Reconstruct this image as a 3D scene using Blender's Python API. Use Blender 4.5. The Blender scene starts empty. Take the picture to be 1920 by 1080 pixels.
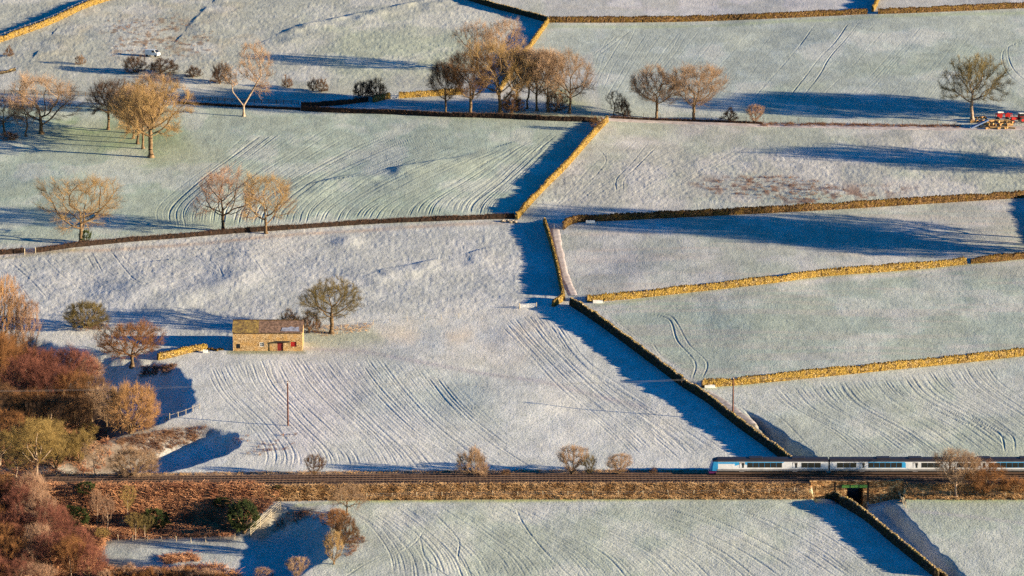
import bpy, bmesh, math, random
import numpy as np
from mathutils import Vector, Matrix

SC = bpy.context.scene
COL = SC.collection
R = math.radians

# ------------------------------------------------------------------ camera
FPX = 7500.0                                    # focal length in photo pixels (1920 wide)
DEP = R(14.2); DIST = 790.0
CAM = np.array([0.0, -DIST*math.cos(DEP), DIST*math.sin(DEP)])
PITCH = DEP - math.atan(357.0/FPX)
cd = bpy.data.cameras.new('camera'); cam = bpy.data.objects.new('camera', cd); COL.objects.link(cam)
cd.sensor_width = 36.0; cd.lens = 36.0*FPX/1920.0
cd.clip_start = 5.0; cd.clip_end = 20000.0
cam.location = CAM; cam.rotation_euler = (math.pi/2-PITCH, 0, 0)
SC.camera = cam

# ------------------------------------------------------------------ sky, sun, exposure
SUN_EL = R(10.0); SUN_AZ = R(104.0)             # azimuth clockwise from +Y
w = bpy.data.worlds.new('World'); SC.world = w; w.use_nodes = True
nt = w.node_tree; nt.nodes.clear()
sky = nt.nodes.new('ShaderNodeTexSky'); sky.sky_type = 'NISHITA'; sky.sun_disc = False
sky.sun_elevation = SUN_EL; sky.sun_rotation = SUN_AZ; sky.altitude = 300
sky.air_density = 1.0; sky.dust_density = 0.2; sky.ozone_density = 3.0
hs = nt.nodes.new('ShaderNodeHueSaturation'); hs.inputs['Saturation'].default_value = 1.6; hs.inputs['Hue'].default_value = 0.512
bg = nt.nodes.new('ShaderNodeBackground'); bg.inputs['Strength'].default_value = 0.060
wo = nt.nodes.new('ShaderNodeOutputWorld')
nt.links.new(sky.outputs[0], hs.inputs['Color']); nt.links.new(hs.outputs[0], bg.inputs['Color'])
nt.links.new(bg.outputs[0], wo.inputs['Surface'])
sd = bpy.data.lights.new('sun', 'SUN'); sun = bpy.data.objects.new('sun', sd); COL.objects.link(sun)
sd.energy = 5.0; sd.angle = R(0.5); sd.color = (1.0, 0.84, 0.58)
sdir = Vector((math.cos(SUN_EL)*math.sin(SUN_AZ), math.cos(SUN_EL)*math.cos(SUN_AZ), math.sin(SUN_EL)))
sun.rotation_euler = sdir.to_track_quat('Z', 'Y').to_euler()
sun.location = (300, -100, 200)
SC.view_settings.view_transform = 'Standard'; SC.view_settings.look = 'None'
SC.view_settings.gamma = 1.0; SC.view_settings.use_curve_mapping = False
SC.view_settings.exposure = 1.73
SC.render.engine = 'CYCLES'
SC.cycles.use_denoising = False
SC.cycles.max_bounces = 4; SC.cycles.diffuse_bounces = 2

# ------------------------------------------------------------------ object helpers
def tag(o, label=None, cat=None, group=None, kind=None):
    if label: o['label'] = label
    if cat: o['category'] = cat
    if group: o['group'] = group
    if kind: o['kind'] = kind
    return o

def link(name, me, mat=None, parent=None, loc=None):
    o = bpy.data.objects.new(name, me); COL.objects.link(o)
    if mat is not None and me is not None: me.materials.append(mat)
    if loc is not None: o.location = loc
    if parent is not None: o.parent = parent
    return o

def empty(name, loc, label, cat, group=None, rz=0.0):
    o = bpy.data.objects.new(name, None); COL.objects.link(o)
    o.location = loc; o.rotation_euler = (0, 0, rz); o.empty_display_size = 0.5
    return tag(o, label, cat, group)

def np_mesh(name, V, F, smooth=False):
    """V (n,3), F (m,k) int: all faces with the same vertex count"""
    V = np.ascontiguousarray(V, dtype=np.float32); F = np.ascontiguousarray(F, dtype=np.int32)
    me = bpy.data.meshes.new(name); k = F.shape[1]
    me.vertices.add(len(V)); me.vertices.foreach_set('co', V.ravel())
    me.loops.add(F.size); me.loops.foreach_set('vertex_index', F.ravel())
    me.polygons.add(len(F)); me.polygons.foreach_set('loop_start', np.arange(0, F.size, k, dtype=np.int32))
    me.polygons.foreach_set('loop_total', np.full(len(F), k, dtype=np.int32))
    me.polygons.foreach_set('use_smooth', np.full(len(F), smooth, dtype=bool))
    me.update(calc_edges=True)
    return me

def tubes(P0, P1, R0, R1, sides=3):
    """open tapered prisms, one per segment"""
    P0 = np.asarray(P0, float); P1 = np.asarray(P1, float); n = len(P0)
    R0 = np.broadcast_to(np.asarray(R0, float), (n,)); R1 = np.broadcast_to(np.asarray(R1, float), (n,))
    d = P1-P0; d /= np.linalg.norm(d, axis=1, keepdims=True)+1e-9
    a = np.where(np.abs(d[:, 2:3]) < 0.9, np.array([[0, 0, 1.0]]), np.array([[1.0, 0, 0]]))
    u = np.cross(d, a); u /= np.linalg.norm(u, axis=1, keepdims=True)+1e-9
    v = np.cross(d, u)
    ang = np.arange(sides)*2*math.pi/sides
    ring = u[:, None, :]*np.cos(ang)[None, :, None]+v[:, None, :]*np.sin(ang)[None, :, None]
    A = P0[:, None, :]+ring*R0[:, None, None]; B = P1[:, None, :]+ring*R1[:, None, None]
    V = np.concatenate([A, B], 1).reshape(-1, 3)
    base = (np.arange(n)*2*sides)[:, None]
    F = []
    for k in range(sides):
        k2 = (k+1) % sides
        F.append(np.concatenate([base+k, base+k2, base+sides+k2, base+sides+k], 1))
    F = np.stack(F, 1).reshape(-1, 4)
    return V, F

def merge(parts):
    Vs, Fs, o = [], [], 0
    for V, F in parts:
        Vs.append(V); Fs.append(F+o); o += len(V)
    return np.concatenate(Vs), np.concatenate(Fs)

class MB:
    """collects boxes and bars; build() links them as one mesh object"""
    def __init__(s): s.V = []; s.F = []; s.n = 0
    def add(s, V, F):
        V = [tuple(p) for p in V]
        s.V += V; s.F += [tuple(i+s.n for i in f) for f in F]; s.n += len(V); return s
    def box(s, x0, x1, y0, y1, z0, z1, M=None):
        V = [(x, y, z) for z in (z0, z1) for x, y in ((x0, y0), (x1, y0), (x1, y1), (x0, y1))]
        if M is not None: V = [tuple(M @ Vector(p)) for p in V]
        return s.add(V, [(3, 2, 1, 0), (4, 5, 6, 7), (0, 1, 5, 4), (1, 2, 6, 5), (2, 3, 7, 6), (3, 0, 4, 7)])
    def bar(s, p, q, r, sides=6, r1=None):
        p = np.array([p], float); q = np.array([q], float)
        V, F = tubes(p, q, [r], [r if r1 is None else r1], sides)
        F = [tuple(f) for f in F]+[tuple(range(sides))[::-1], tuple(range(sides, 2*sides))]
        return s.add(V, F)
    def prism(s, pts, y0, y1):
        """pts: (x,z) outline, extruded along y"""
        n = len(pts)
        V = [(x, y0, z) for x, z in pts]+[(x, y1, z) for x, z in pts]
        F = [tuple(range(n)), tuple(range(2*n-1, n-1, -1))]
        F += [((i+1) % n, i, n+i, n+(i+1) % n) for i in range(n)]
        return s.add(V, F)
    def build(s, name, mat, parent=None, loc=None, bevel=0.0, smooth=False):
        me = bpy.data.meshes.new(name); me.from_pydata(s.V, [], s.F); me.update()
        bm = bmesh.new(); bm.from_mesh(me)
        bmesh.ops.recalc_face_normals(bm, faces=bm.faces)
        if bevel > 0:
            bmesh.ops.bevel(bm, geom=list(bm.edges), offset=bevel, segments=1, affect='EDGES', clamp_overlap=True)
        bm.to_mesh(me); bm.free()
        if smooth:
            for p in me.polygons: p.use_smooth = True
        return link(name, me, mat, parent, loc)

# ------------------------------------------------------------------ materials
def ramp(nt, stops):
    n = nt.nodes.new('ShaderNodeValToRGB'); e = n.color_ramp.elements
    while len(e) < len(stops): e.new(0.5)
    for k, (p, c) in enumerate(stops):
        e[k].position = p; e[k].color = (*c, 1)
    return n

def base_mat(name, rough=0.85, spec=0.2):
    m = bpy.data.materials.new(name); m.use_nodes = True
    t = m.node_tree; b = t.nodes['Principled BSDF']
    b.inputs['Roughness'].default_value = rough
    b.inputs['Specular IOR Level'].default_value = spec
    return m, t, b

def noise_mat(name, c0, c1, scale=2.0, rough=0.85, bump=0.0, bscale=6.0, rand=0.0, spec=0.2, stretch=(1, 1, 1), coord='Object', lo=0.35, hi=0.65):
    m, t, b = base_mat(name, rough, spec)
    tc = t.nodes.new('ShaderNodeTexCoord'); mp = t.nodes.new('ShaderNodeMapping'); mp.inputs['Scale'].default_value = stretch
    t.links.new(tc.outputs[coord], mp.inputs['Vector'])
    n = t.nodes.new('ShaderNodeTexNoise'); n.inputs['Scale'].default_value = scale; n.inputs['Detail'].default_value = 5
    t.links.new(mp.outputs[0], n.inputs['Vector'])
    r = ramp(t, [(lo, c0), (hi, c1)]); t.links.new(n.outputs['Fac'], r.inputs[0])
    out = r.outputs[0]
    if rand > 0:
        oi = t.nodes.new('ShaderNodeObjectInfo'); h = t.nodes.new('ShaderNodeHueSaturation')
        mr = t.nodes.new('ShaderNodeMapRange'); mr.inputs['To Min'].default_value = 1-rand; mr.inputs['To Max'].default_value = 1+rand
        t.links.new(oi.outputs['Random'], mr.inputs['Value']); t.links.new(mr.outputs[0], h.inputs['Value'])
        t.links.new(out, h.inputs['Color']); out = h.outputs[0]
    t.links.new(out, b.inputs['Base Color'])
    if bump > 0:
        n2 = t.nodes.new('ShaderNodeTexNoise'); n2.inputs['Scale'].default_value = bscale; n2.inputs['Detail'].default_value = 4
        t.links.new(mp.outputs[0], n2.inputs['Vector'])
        bp = t.nodes.new('ShaderNodeBump'); bp.inputs['Strength'].default_value = 1.0; bp.inputs['Distance'].default_value = bump
        t.links.new(n2.outputs['Fac'], bp.inputs['Height']); t.links.new(bp.outputs[0], b.inputs['Normal'])
    return m

def stone_mat(name, dark, mid, lite, moss, moss_amt=0.5, scale=2.6, zs=1.7, bump=0.08):
    m, t, b = base_mat(name, 0.92, 0.1)
    tc = t.nodes.new('ShaderNodeTexCoord'); mp = t.nodes.new('ShaderNodeMapping'); mp.inputs['Scale'].default_value = (1, 1, zs)
    t.links.new(tc.outputs['Object'], mp.inputs['Vector'])
    v = t.nodes.new('ShaderNodeTexVoronoi'); v.inputs['Scale'].default_value = scale
    e = t.nodes.new('ShaderNodeTexVoronoi'); e.feature = 'DISTANCE_TO_EDGE'; e.inputs['Scale'].default_value = scale
    for q in (v, e): t.links.new(mp.outputs[0], q.inputs['Vector'])
    sp = t.nodes.new('ShaderNodeSeparateColor'); t.links.new(v.outputs['Color'], sp.inputs[0])
    r = ramp(t, [(0.0, dark), (0.45, mid), (1.0, lite)]); t.links.new(sp.outputs[0], r.inputs[0])
    n = t.nodes.new('ShaderNodeTexNoise'); n.inputs['Scale'].default_value = 0.9; n.inputs['Detail'].default_value = 6
    t.links.new(tc.outputs['Object'], n.inputs['Vector'])
    mr = t.nodes.new('ShaderNodeMapRange'); mr.inputs['From Min'].default_value = 0.62-0.4*moss_amt; mr.inputs['From Max'].default_value = 0.78-0.4*moss_amt
    t.links.new(n.outputs['Fac'], mr.inputs['Value'])
    mx = t.nodes.new('ShaderNodeMix'); mx.data_type = 'RGBA'
    t.links.new(mr.outputs[0], mx.inputs['Factor']); t.links.new(r.outputs[0], mx.inputs[6]); mx.inputs[7].default_value = (*moss, 1)
    r2 = ramp(t, [(0.0, (0.10, 0.09, 0.08)), (0.12, (1, 1, 1))]); t.links.new(e.outputs['Distance'], r2.inputs[0])
    mu = t.nodes.new('ShaderNodeMix'); mu.data_type = 'RGBA'; mu.blend_type = 'MULTIPLY'; mu.inputs['Factor'].default_value = 1
    t.links.new(mx.outputs[2], mu.inputs[6]); t.links.new(r2.outputs[0], mu.inputs[7])
    t.links.new(mu.outputs[2], b.inputs['Base Color'])
    bp = t.nodes.new('ShaderNodeBump'); bp.inputs['Distance'].default_value = bump
    ad = t.nodes.new('ShaderNodeMath'); ad.operation = 'MINIMUM'; ad.inputs[1].default_value = 0.15
    t.links.new(e.outputs['Distance'], ad.inputs[0])
    ml = t.nodes.new('ShaderNodeMath'); ml.operation = 'MULTIPLY_ADD'; ml.inputs[1].default_value = 6.0
    t.links.new(ad.outputs[0], ml.inputs[0]); t.links.new(sp.outputs[1], ml.inputs[2])
    t.links.new(ml.outputs[0], bp.inputs['Height']); t.links.new(bp.outputs[0], b.inputs['Normal'])
    return m

def plain(name, c, rough=0.6, spec=0.3, metal=0.0):
    m = noise_mat(name, tuple(x*0.88 for x in c), tuple(min(1, x*1.1) for x in c), 1.3, rough, spec=spec)
    m.node_tree.nodes['Principled BSDF'].inputs['Metallic'].default_value = metal
    return m

M = {}
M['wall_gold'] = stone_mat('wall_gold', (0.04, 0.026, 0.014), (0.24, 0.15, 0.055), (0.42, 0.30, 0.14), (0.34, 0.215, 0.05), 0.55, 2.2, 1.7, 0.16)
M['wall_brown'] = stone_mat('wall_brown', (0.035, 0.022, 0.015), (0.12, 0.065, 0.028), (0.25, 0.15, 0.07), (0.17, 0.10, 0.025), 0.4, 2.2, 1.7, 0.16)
M['wall_shaded'] = stone_mat('wall_shaded', (0.018, 0.015, 0.012), (0.055, 0.042, 0.03), (0.11, 0.085, 0.06), (0.075, 0.055, 0.02), 0.4, 2.2, 1.7, 0.14)  # stone darkened so the shade on the wall faces is in the colour
M['coping_sunlit'] = stone_mat('coping_sunlit', (0.10, 0.075, 0.05), (0.30, 0.22, 0.14), (0.46, 0.36, 0.24), (0.34, 0.24, 0.09), 0.5)  # paler coping for the darkened walls, sunlight on their tops put into the colour
M['barn_stone'] = stone_mat('barn_stone', (0.26, 0.16, 0.075), (0.50, 0.33, 0.165), (0.66, 0.47, 0.28), (0.52, 0.31, 0.12), 0.35, 3.6, 2.0, 0.04)
M['bridge_stone'] = stone_mat('bridge_stone', (0.12, 0.06, 0.03), (0.42, 0.21, 0.085), (0.66, 0.41, 0.20), (0.20, 0.11, 0.05), 0.3, 1.7, 2.2, 0.05)
M['roof_moss'] = noise_mat('roof_moss', (0.12, 0.075, 0.04), (0.36, 0.24, 0.07), 1.4, 0.95, 0.05, 5)
M['roof_slate'] = noise_mat('roof_slate', (0.10, 0.062, 0.045), (0.27, 0.165, 0.115), 1.8, 0.8, 0.04, 5)
M['frost_roof'] = noise_mat('frost_roof', (0.13, 0.13, 0.16), (0.32, 0.33, 0.42), 1.5, 0.8)
M['bark'] = noise_mat('bark', (0.085, 0.052, 0.028), (0.19, 0.125, 0.07), 2.0, 0.95, rand=0.2)
M['bark_dark'] = noise_mat('bark_dark', (0.035, 0.024, 0.016), (0.10, 0.066, 0.04), 2.0, 0.95, rand=0.2)
M['bark_pale'] = noise_mat('bark_pale', (0.2, 0.13, 0.09), (0.42, 0.31, 0.22), 2.0, 0.9, rand=0.15)
def twig(name, c0, c1): M[name] = noise_mat(name, c0, c1, 0.5, 0.95, rand=0.18, lo=0.38, hi=0.62)
twig('twig_tan', (0.20, 0.125, 0.075), (0.37, 0.24, 0.15))
twig('twig_gold', (0.22, 0.135, 0.055), (0.39, 0.25, 0.11))
twig('twig_pink', (0.20, 0.115, 0.075), (0.36, 0.22, 0.145))
twig('twig_dark', (0.04, 0.024, 0.018), (0.10, 0.058, 0.035))
twig('twig_olive', (0.075, 0.056, 0.02), (0.17, 0.125, 0.045))
twig('twig_red', (0.111, 0.039, 0.029), (0.221, 0.083, 0.055))
twig('twig_rust', (0.133, 0.058, 0.022), (0.254, 0.116, 0.044))
twig('twig_brown', (0.094, 0.049, 0.025), (0.188, 0.099, 0.047))
twig('twig_yellow', (0.17, 0.11, 0.035), (0.31, 0.21, 0.075))
twig('twig_orange', (0.21, 0.11, 0.045), (0.38, 0.21, 0.095))
twig('gorse_green', (0.018, 0.03, 0.009), (0.06, 0.075, 0.02))
M['hedge'] = noise_mat('hedge', (0.065, 0.033, 0.022), (0.17, 0.088, 0.05), 0.7, 0.95)
M['hedge_light_block'] = noise_mat('hedge_light_block', (0.015, 0.010, 0.008), (0.035, 0.02, 0.014), 1.5, 0.95)
M['rough_grass'] = noise_mat('rough_grass', (0.24, 0.125, 0.05), (0.56, 0.36, 0.19), 0.45, 0.95)
M['bracken'] = noise_mat('bracken', (0.22, 0.09, 0.05), (0.54, 0.27, 0.14), 0.35, 0.95)
M['rush'] = noise_mat('rush', (0.10, 0.045, 0.028), (0.24, 0.13, 0.075), 0.4, 0.95)
M['ballast'] = noise_mat('ballast', (0.045, 0.026, 0.02), (0.125, 0.075, 0.055), 5.0, 0.95, 0.06, 9)
M['sleeper'] = noise_mat('sleeper', (0.03, 0.022, 0.018), (0.09, 0.065, 0.05), 2.0, 0.9)
M['rail'] = noise_mat('rail', (0.10, 0.055, 0.035), (0.2, 0.12, 0.08), 2.0, 0.5, spec=0.5)
M['lane'] = noise_mat('lane', (0.36, 0.30, 0.28), (0.55, 0.48, 0.45), 0.8, 0.95, 0.03, 5)
M['lane_dark'] = noise_mat('lane_dark', (0.20, 0.17, 0.16), (0.42, 0.38, 0.37), 0.8, 0.95, 0.03, 5)
M['wood'] = noise_mat('wood', (0.20, 0.13, 0.075), (0.36, 0.25, 0.15), 2.0, 0.9, rand=0.2)
M['wood_dark'] = noise_mat('wood_dark', (0.07, 0.045, 0.03), (0.15, 0.10, 0.065), 2.0, 0.9)
M['wood_pale'] = noise_mat('wood_pale', (0.34, 0.27, 0.18), (0.5, 0.42, 0.30), 2.0, 0.9)
M['pole'] = noise_mat('pole', (0.075, 0.026, 0.017), (0.14, 0.055, 0.034), 1.5, 0.85)
M['galv'] = plain('galv', (0.42, 0.43, 0.44), 0.45, 0.5, 0.3)
M['white'] = plain('white', (0.72, 0.71, 0.68), 0.5)
M['red_paint'] = plain('red_paint', (0.20, 0.022, 0.018), 0.6)
M['bright_red'] = plain('bright_red', (0.38, 0.018, 0.014), 0.45)
M['black'] = plain('black', (0.018, 0.018, 0.02), 0.6)
M['dark_glass'] = plain('dark_glass', (0.012, 0.014, 0.018), 0.12, 0.6)
M['roof_dark'] = plain('roof_dark', (0.022, 0.02, 0.03), 0.55)
M['train_white'] = plain('train_white', (0.60, 0.60, 0.62), 0.35, 0.4)
M['train_blue'] = plain('train_blue', (0.025, 0.27, 0.55), 0.35, 0.4)
M['train_purple'] = plain('train_purple', (0.10, 0.018, 0.09), 0.35, 0.4)
M['train_grey'] = plain('train_grey', (0.16, 0.15, 0.155), 0.4, 0.4)
M['under'] = plain('under', (0.085, 0.05, 0.035), 0.9)
M['green_paint'] = plain('green_paint', (0.10, 0.26, 0.05), 0.5)
M['log'] = noise_mat('log', (0.22, 0.11, 0.04), (0.42, 0.26, 0.11), 2.0, 0.9, rand=0.25)
M['blue_sheet'] = plain('blue_sheet', (0.16, 0.22, 0.36), 0.6)
M['wire'] = plain('wire', (0.30, 0.28, 0.27), 0.5, 0.4)
M['stone_pale'] = noise_mat('stone_pale', (0.2, 0.15, 0.10), (0.45, 0.36, 0.27), 2.0, 0.95, rand=0.2)

# ------------------------------------------------------------------ noise and terrain
def _hash(ix, iy, seed):
    h = (ix.astype(np.int64)*374761393+iy.astype(np.int64)*668265263+seed*974634541) & 0xFFFFFFFF
    h = ((h ^ (h >> 13))*1274126177) & 0xFFFFFFFF
    h = (h ^ (h >> 16)) & 0xFFFFFFFF
    return h.astype(np.float64)/4294967295.0*2-1

def vnoise(x, y, seed=0):
    ix = np.floor(x); iy = np.floor(y); fx = x-ix; fy = y-iy
    fx = fx*fx*fx*(fx*(fx*6-15)+10); fy = fy*fy*fy*(fy*(fy*6-15)+10)
    a = _hash(ix, iy, seed); b = _hash(ix+1, iy, seed); c = _hash(ix, iy+1, seed); d = _hash(ix+1, iy+1, seed)
    return (a*(1-fx)+b*fx)*(1-fy)+(c*(1-fx)+d*fx)*fy

def fbm(x, y, seed=0, oct=4, gain=0.5):
    s = np.zeros_like(x, dtype=float); a = 1.0
    for k in range(oct):
        s += a*vnoise(x*2**k+17.3*k, y*2**k-9.1*k, seed+k); a *= gain
    return s

def sstep(a, b, x):
    t = np.clip((x-a)/(b-a), 0, 1); return t*t*(3-2*t)

SL = math.tan(R(5.0))
def rail_y(x):
    x = np.asarray(x, float)
    return -3.4*(np.clip(-x+5, 0, 400)/101.0)**1.2

def base_h(x, y):
    d = y-rail_y(x)
    up = SL*np.clip(d-5.0, 0, None)
    lo = -1.95*sstep(-5.4, -8.0, d)+SL*np.clip(d+8.0, None, 0)
    return np.where(d > 0, up, lo)

RT = np.array([1.0, 0, 0]); FW = np.array([0, math.cos(PITCH), -math.sin(PITCH)]); UP = np.array([0, math.sin(PITCH), math.cos(PITCH)])
def rays(px, py):
    px = np.asarray(px, float); py = np.asarray(py, float)
    return FW[None]*FPX+RT[None]*(px[:, None]-960)+UP[None]*(540-py[:, None])

def hit(px, py, H, it=24):
    """where the line of sight of a photo pixel meets the height field H"""
    d = rays(px, py); off = np.zeros(len(d)); x = y = None
    for k in range(it):
        # plane z = SL*y + off
        t = (SL*CAM[1]+off-CAM[2])/(d[:, 2]-SL*d[:, 1])
        x = CAM[0]+t*d[:, 0]; y = CAM[1]+t*d[:, 1]
        off = off+0.55*(H(x, y)-SL*y-off)
    return np.stack([x, y, H(x, y)], 1)

def project(P):
    P = np.asarray(P, float)-CAM; c = P@FW
    return 960+FPX*(P@RT)/c, 540-FPX*(P@UP)/c, c

def gb(pts):
    p = np.array(pts, float); return hit(p[:, 0], p[:, 1], base_h)[:, :2]

def poly_sd(x, y, poly):
    """distance to a closed polygon, positive inside"""
    n = len(poly); best = np.full(x.shape, 1e9); inside = np.zeros(x.shape, bool)
    for i in range(n):
        ax, ay = poly[i]; bx, by = poly[(i+1) % n]
        ex, ey = bx-ax, by-ay
        t = np.clip(((x-ax)*ex+(y-ay)*ey)/(ex*ex+ey*ey+1e-9), 0, 1)
        best = np.minimum(best, (x-ax-t*ex)**2+(y-ay-t*ey)**2)
        c = ((ay > y) != (by > y)) & (x < (bx-ax)*(y-ay)/(by-ay+1e-12)+ax)
        inside ^= c
    return np.where(inside, 1, -1)*np.sqrt(best)

def chain_signed(x, y, pts):
    """distance to a polyline, positive on the side the sun comes from"""
    best = np.full(x.shape, 1e9); sg = np.ones(x.shape)
    for i in range(len(pts)-1):
        ax, ay = pts[i]; bx, by = pts[i+1]; ex, ey = bx-ax, by-ay
        t = np.clip(((x-ax)*ex+(y-ay)*ey)/(ex*ex+ey*ey+1e-9), 0, 1)
        d = (x-ax-t*ex)**2+(y-ay-t*ey)**2; m = d < best
        nx_, ny_ = ey, -ex
        if nx_*0.97-ny_*0.24 < 0: nx_, ny_ = -nx_, -ny_
        best = np.where(m, d, best); sg = np.where(m, np.where((x-ax)*nx_+(y-ay)*ny_ > 0, 1, -1), sg)
    return sg*np.sqrt(best)

def chain_dist(x, y, pts):
    best = np.full(x.shape, 1e9)
    for i in range(len(pts)-1):
        ax, ay = pts[i]; bx, by = pts[i+1]; ex, ey = bx-ax, by-ay
        t = np.clip(((x-ax)*ex+(y-ay)*ey)/(ex*ex+ey*ey+1e-9), 0, 1)
        best = np.minimum(best, (x-ax-t*ex)**2+(y-ay-t*ey)**2)
    return np.sqrt(best)

# hollows: (outline in photo pixels on the undisturbed slope, depth, width of the bank)
HOLLOWS = [
    ([(292, 672), (334, 684), (361, 708), (373, 745), (368, 768), (300, 795), (215, 822), (150, 850), (60, 868), (-500, 868), (-560, 640), (60, 628), (150, 650), (235, 664)], 4.2, 8.0),
    ([(60, 780), (330, 784), (400, 800), (446, 812), (455, 827), (440, 847), (380, 869), (310, 887), (60, 890)], 4.6, 4.0, [(60, 850), (180, 826), (300, 802), (400, 788), (470, 780), (600, 780), (600, 990), (60, 990)], 12.0),
    ([(-300, 935), (420, 925), (470, 955), (545, 952), (608, 968), (625, 1005), (618, 1045), (570, 1078), (470, 1130), (-300, 1250)], 3.6, 6.0),
    ([(1560, 928), (1665, 928), (1692, 950), (1716, 980), (1760, 1025), (1812, 1075), (1850, 1110), (1804, 1122), (1738, 1064), (1687, 1022), (1632, 976), (1589, 947)], 2.3, 2.0),
    ([(1392, 772), (1420, 782), (1480, 820), (1545, 862), (1545, 884), (1495, 884), (1470, 858), (1425, 808)], 2.2, 2.0),
]
HOLLOWS = [(gb(q[0]), q[1], q[2], gb(q[3]) if len(q) > 3 else None, q[4] if len(q) > 3 else 0) for q in HOLLOWS]
# low mounds: (photo px, py, radius across, radius along, height)
MOUNDS = [(650, 455, 3.4, 5.0, 0.9), (262, 548, 8, 9, 1.5), (345, 560, 5, 8, 0.9), (400, 540, 7, 9, 0.8), (300, 590, 6, 6, 0.8),
          (455, 520, 7, 10, 0.8), (120, 470, 7, 6, 0.5), (480, 470, 9, 9, 0.6), (700, 515, 10, 8, 0.6), (1010, 640, 12, 16, 0.8),
          (960, 760, 16, 14, 0.7), (390, 385, 6, 14, 0.8), (430, 350, 7, 18, 0.6), (770, 330, 14, 24, 0.9), (560, 350, 10, 16, 0.5)]
MOUNDS = [(*gb([(a, b)])[0], c, d, e) for a, b, c, d, e in MOUNDS]
LYNCHETS = [([(512, 70), (560, 50), (650, 32), (760, 10), (830, -5)], 0.5), ([(670, 530), (720, 508), (780, 495), (850, 478)], 0.45),
            ([(690, 330), (760, 318), (860, 300), (910, 285)], 0.3), ([(560, 355), (640, 335), (700, 325)], 0.35), ([(75, 95), (95, 70)], 0.4), ([(345, 62), (395, 8)], 0.35),
            ([(345, 485), (420, 478)], 0.4)]
LYNCHETS = [(gb(p), a) for p, a in LYNCHETS]
LANE_A, LANE_B = (1587-960)/9.55, (1617-960)/9.55           # lane under the railway
BRL, BRR = (1520-960)/9.55, (1690-960)/9.55

def H(x, y):
    x = np.asarray(x, float); y = np.asarray(y, float)
    z = base_h(x, y)
    d = y-rail_y(x)
    far = sstep(6, 40, np.abs(d))
    z = z+far*(0.55*vnoise(x/55, y/70, 3)+0.22*vnoise(x/19, y/26, 5))+sstep(5, 12, np.abs(d))*0.06*vnoise(x/7, y/9, 8)
    for p, dep, wd, p2, wd2 in HOLLOWS:
        x0, y0 = p.min(0)-2; x1, y1 = p.max(0)+2
        m = (x > x0) & (x < x1) & (y > y0) & (y < y1)
        if m.any():
            s = poly_sd(x[m], y[m], p)
            f = sstep(0, wd, s+0.5*vnoise(x[m]/2.5, y[m]/2.5, 4))
            if p2 is not None: f = f*sstep(0, wd2, poly_sd(x[m], y[m], p2))
            z[m] = z[m]-dep*f
    for mx, my, rx, ry, h in MOUNDS:
        z = z+0.62*h*np.exp(-((x-mx)/rx)**2-((y-my)/ry)**2)
    c2 = sstep(BRL, BRL+0.6, x)*sstep(BRR+0.4, BRR, x)*sstep(-5.1, -5.5, d)*sstep(-12, -8.5, d)
    z = np.where(c2 > 0, np.minimum(z, z*(1-c2)+c2*(-2.7-1.2*sstep(LANE_A-4, LANE_A, x)*sstep(BRR, LANE_B, x))), z)
    # the lane cut through the embankment
    c = sstep(LANE_A-1.2, LANE_A+0.1, x)*sstep(LANE_B+1.2, LANE_B-0.1, x)*sstep(9, 6, d)*sstep(-12, -8, d)
    z = z*(1-c)+c*(-4.6)
    return z

def ground(pts):
    """march along each line of sight to its first meeting with the ground"""
    p = np.array(pts, float).reshape(-1, 2); d = rays(p[:, 0], p[:, 1])
    t0 = (SL*CAM[1]-CAM[2])/(d[:, 2]-SL*d[:, 1])
    out = np.zeros((len(p), 3))
    for a in range(0, len(p), 1500):
        dd = d[a:a+1500]; f = np.linspace(0.965, 1.06, 190)
        T_ = t0[a:a+1500, None]*f[None]
        X = CAM[0]+T_*dd[:, 0:1]; Y = CAM[1]+T_*dd[:, 1:2]; Z = CAM[2]+T_*dd[:, 2:3]
        G = Z-H(X.ravel(), Y.ravel()).reshape(X.shape)
        k = np.clip((G < 0).argmax(1), 1, len(f)-1); r = np.arange(len(dd))
        g0, g1 = G[r, k-1], G[r, k]; w_ = np.clip(g0/(g0-g1+1e-9), 0, 1)
        t = T_[r, k-1]*(1-w_)+T_[r, k]*w_
        x = CAM[0]+t*dd[:, 0]; y = CAM[1]+t*dd[:, 1]; out[a:a+1500] = np.stack([x, y, H(x, y)], 1)
    return out

def dense(pts, step=6.0):
    """resample a photo-space polyline"""
    p = np.array(pts, float); out = [p[:1]]
    for a, b in zip(p[:-1], p[1:]):
        n = max(1, int(np.hypot(*(b-a))/step)); t = np.linspace(0, 1, n+1)[1:, None]
        out.append(a+(b-a)*t)
    return np.concatenate(out)

def spline(pts, n):
    """Catmull-Rom through the points"""
    p = np.array(pts, float); p = np.concatenate([2*p[:1]-p[1:2], p, 2*p[-1:]-p[-2:-1]])
    t = np.linspace(0, len(p)-3-1e-6, n); i = t.astype(int); f = (t-i)[:, None]
    a, b, c, d = p[i], p[i+1], p[i+2], p[i+3]
    return 0.5*((2*b)+(-a+c)*f+(2*a-5*b+4*c-d)*f*f+(-a+3*b-3*c+d)*f**3)

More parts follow.
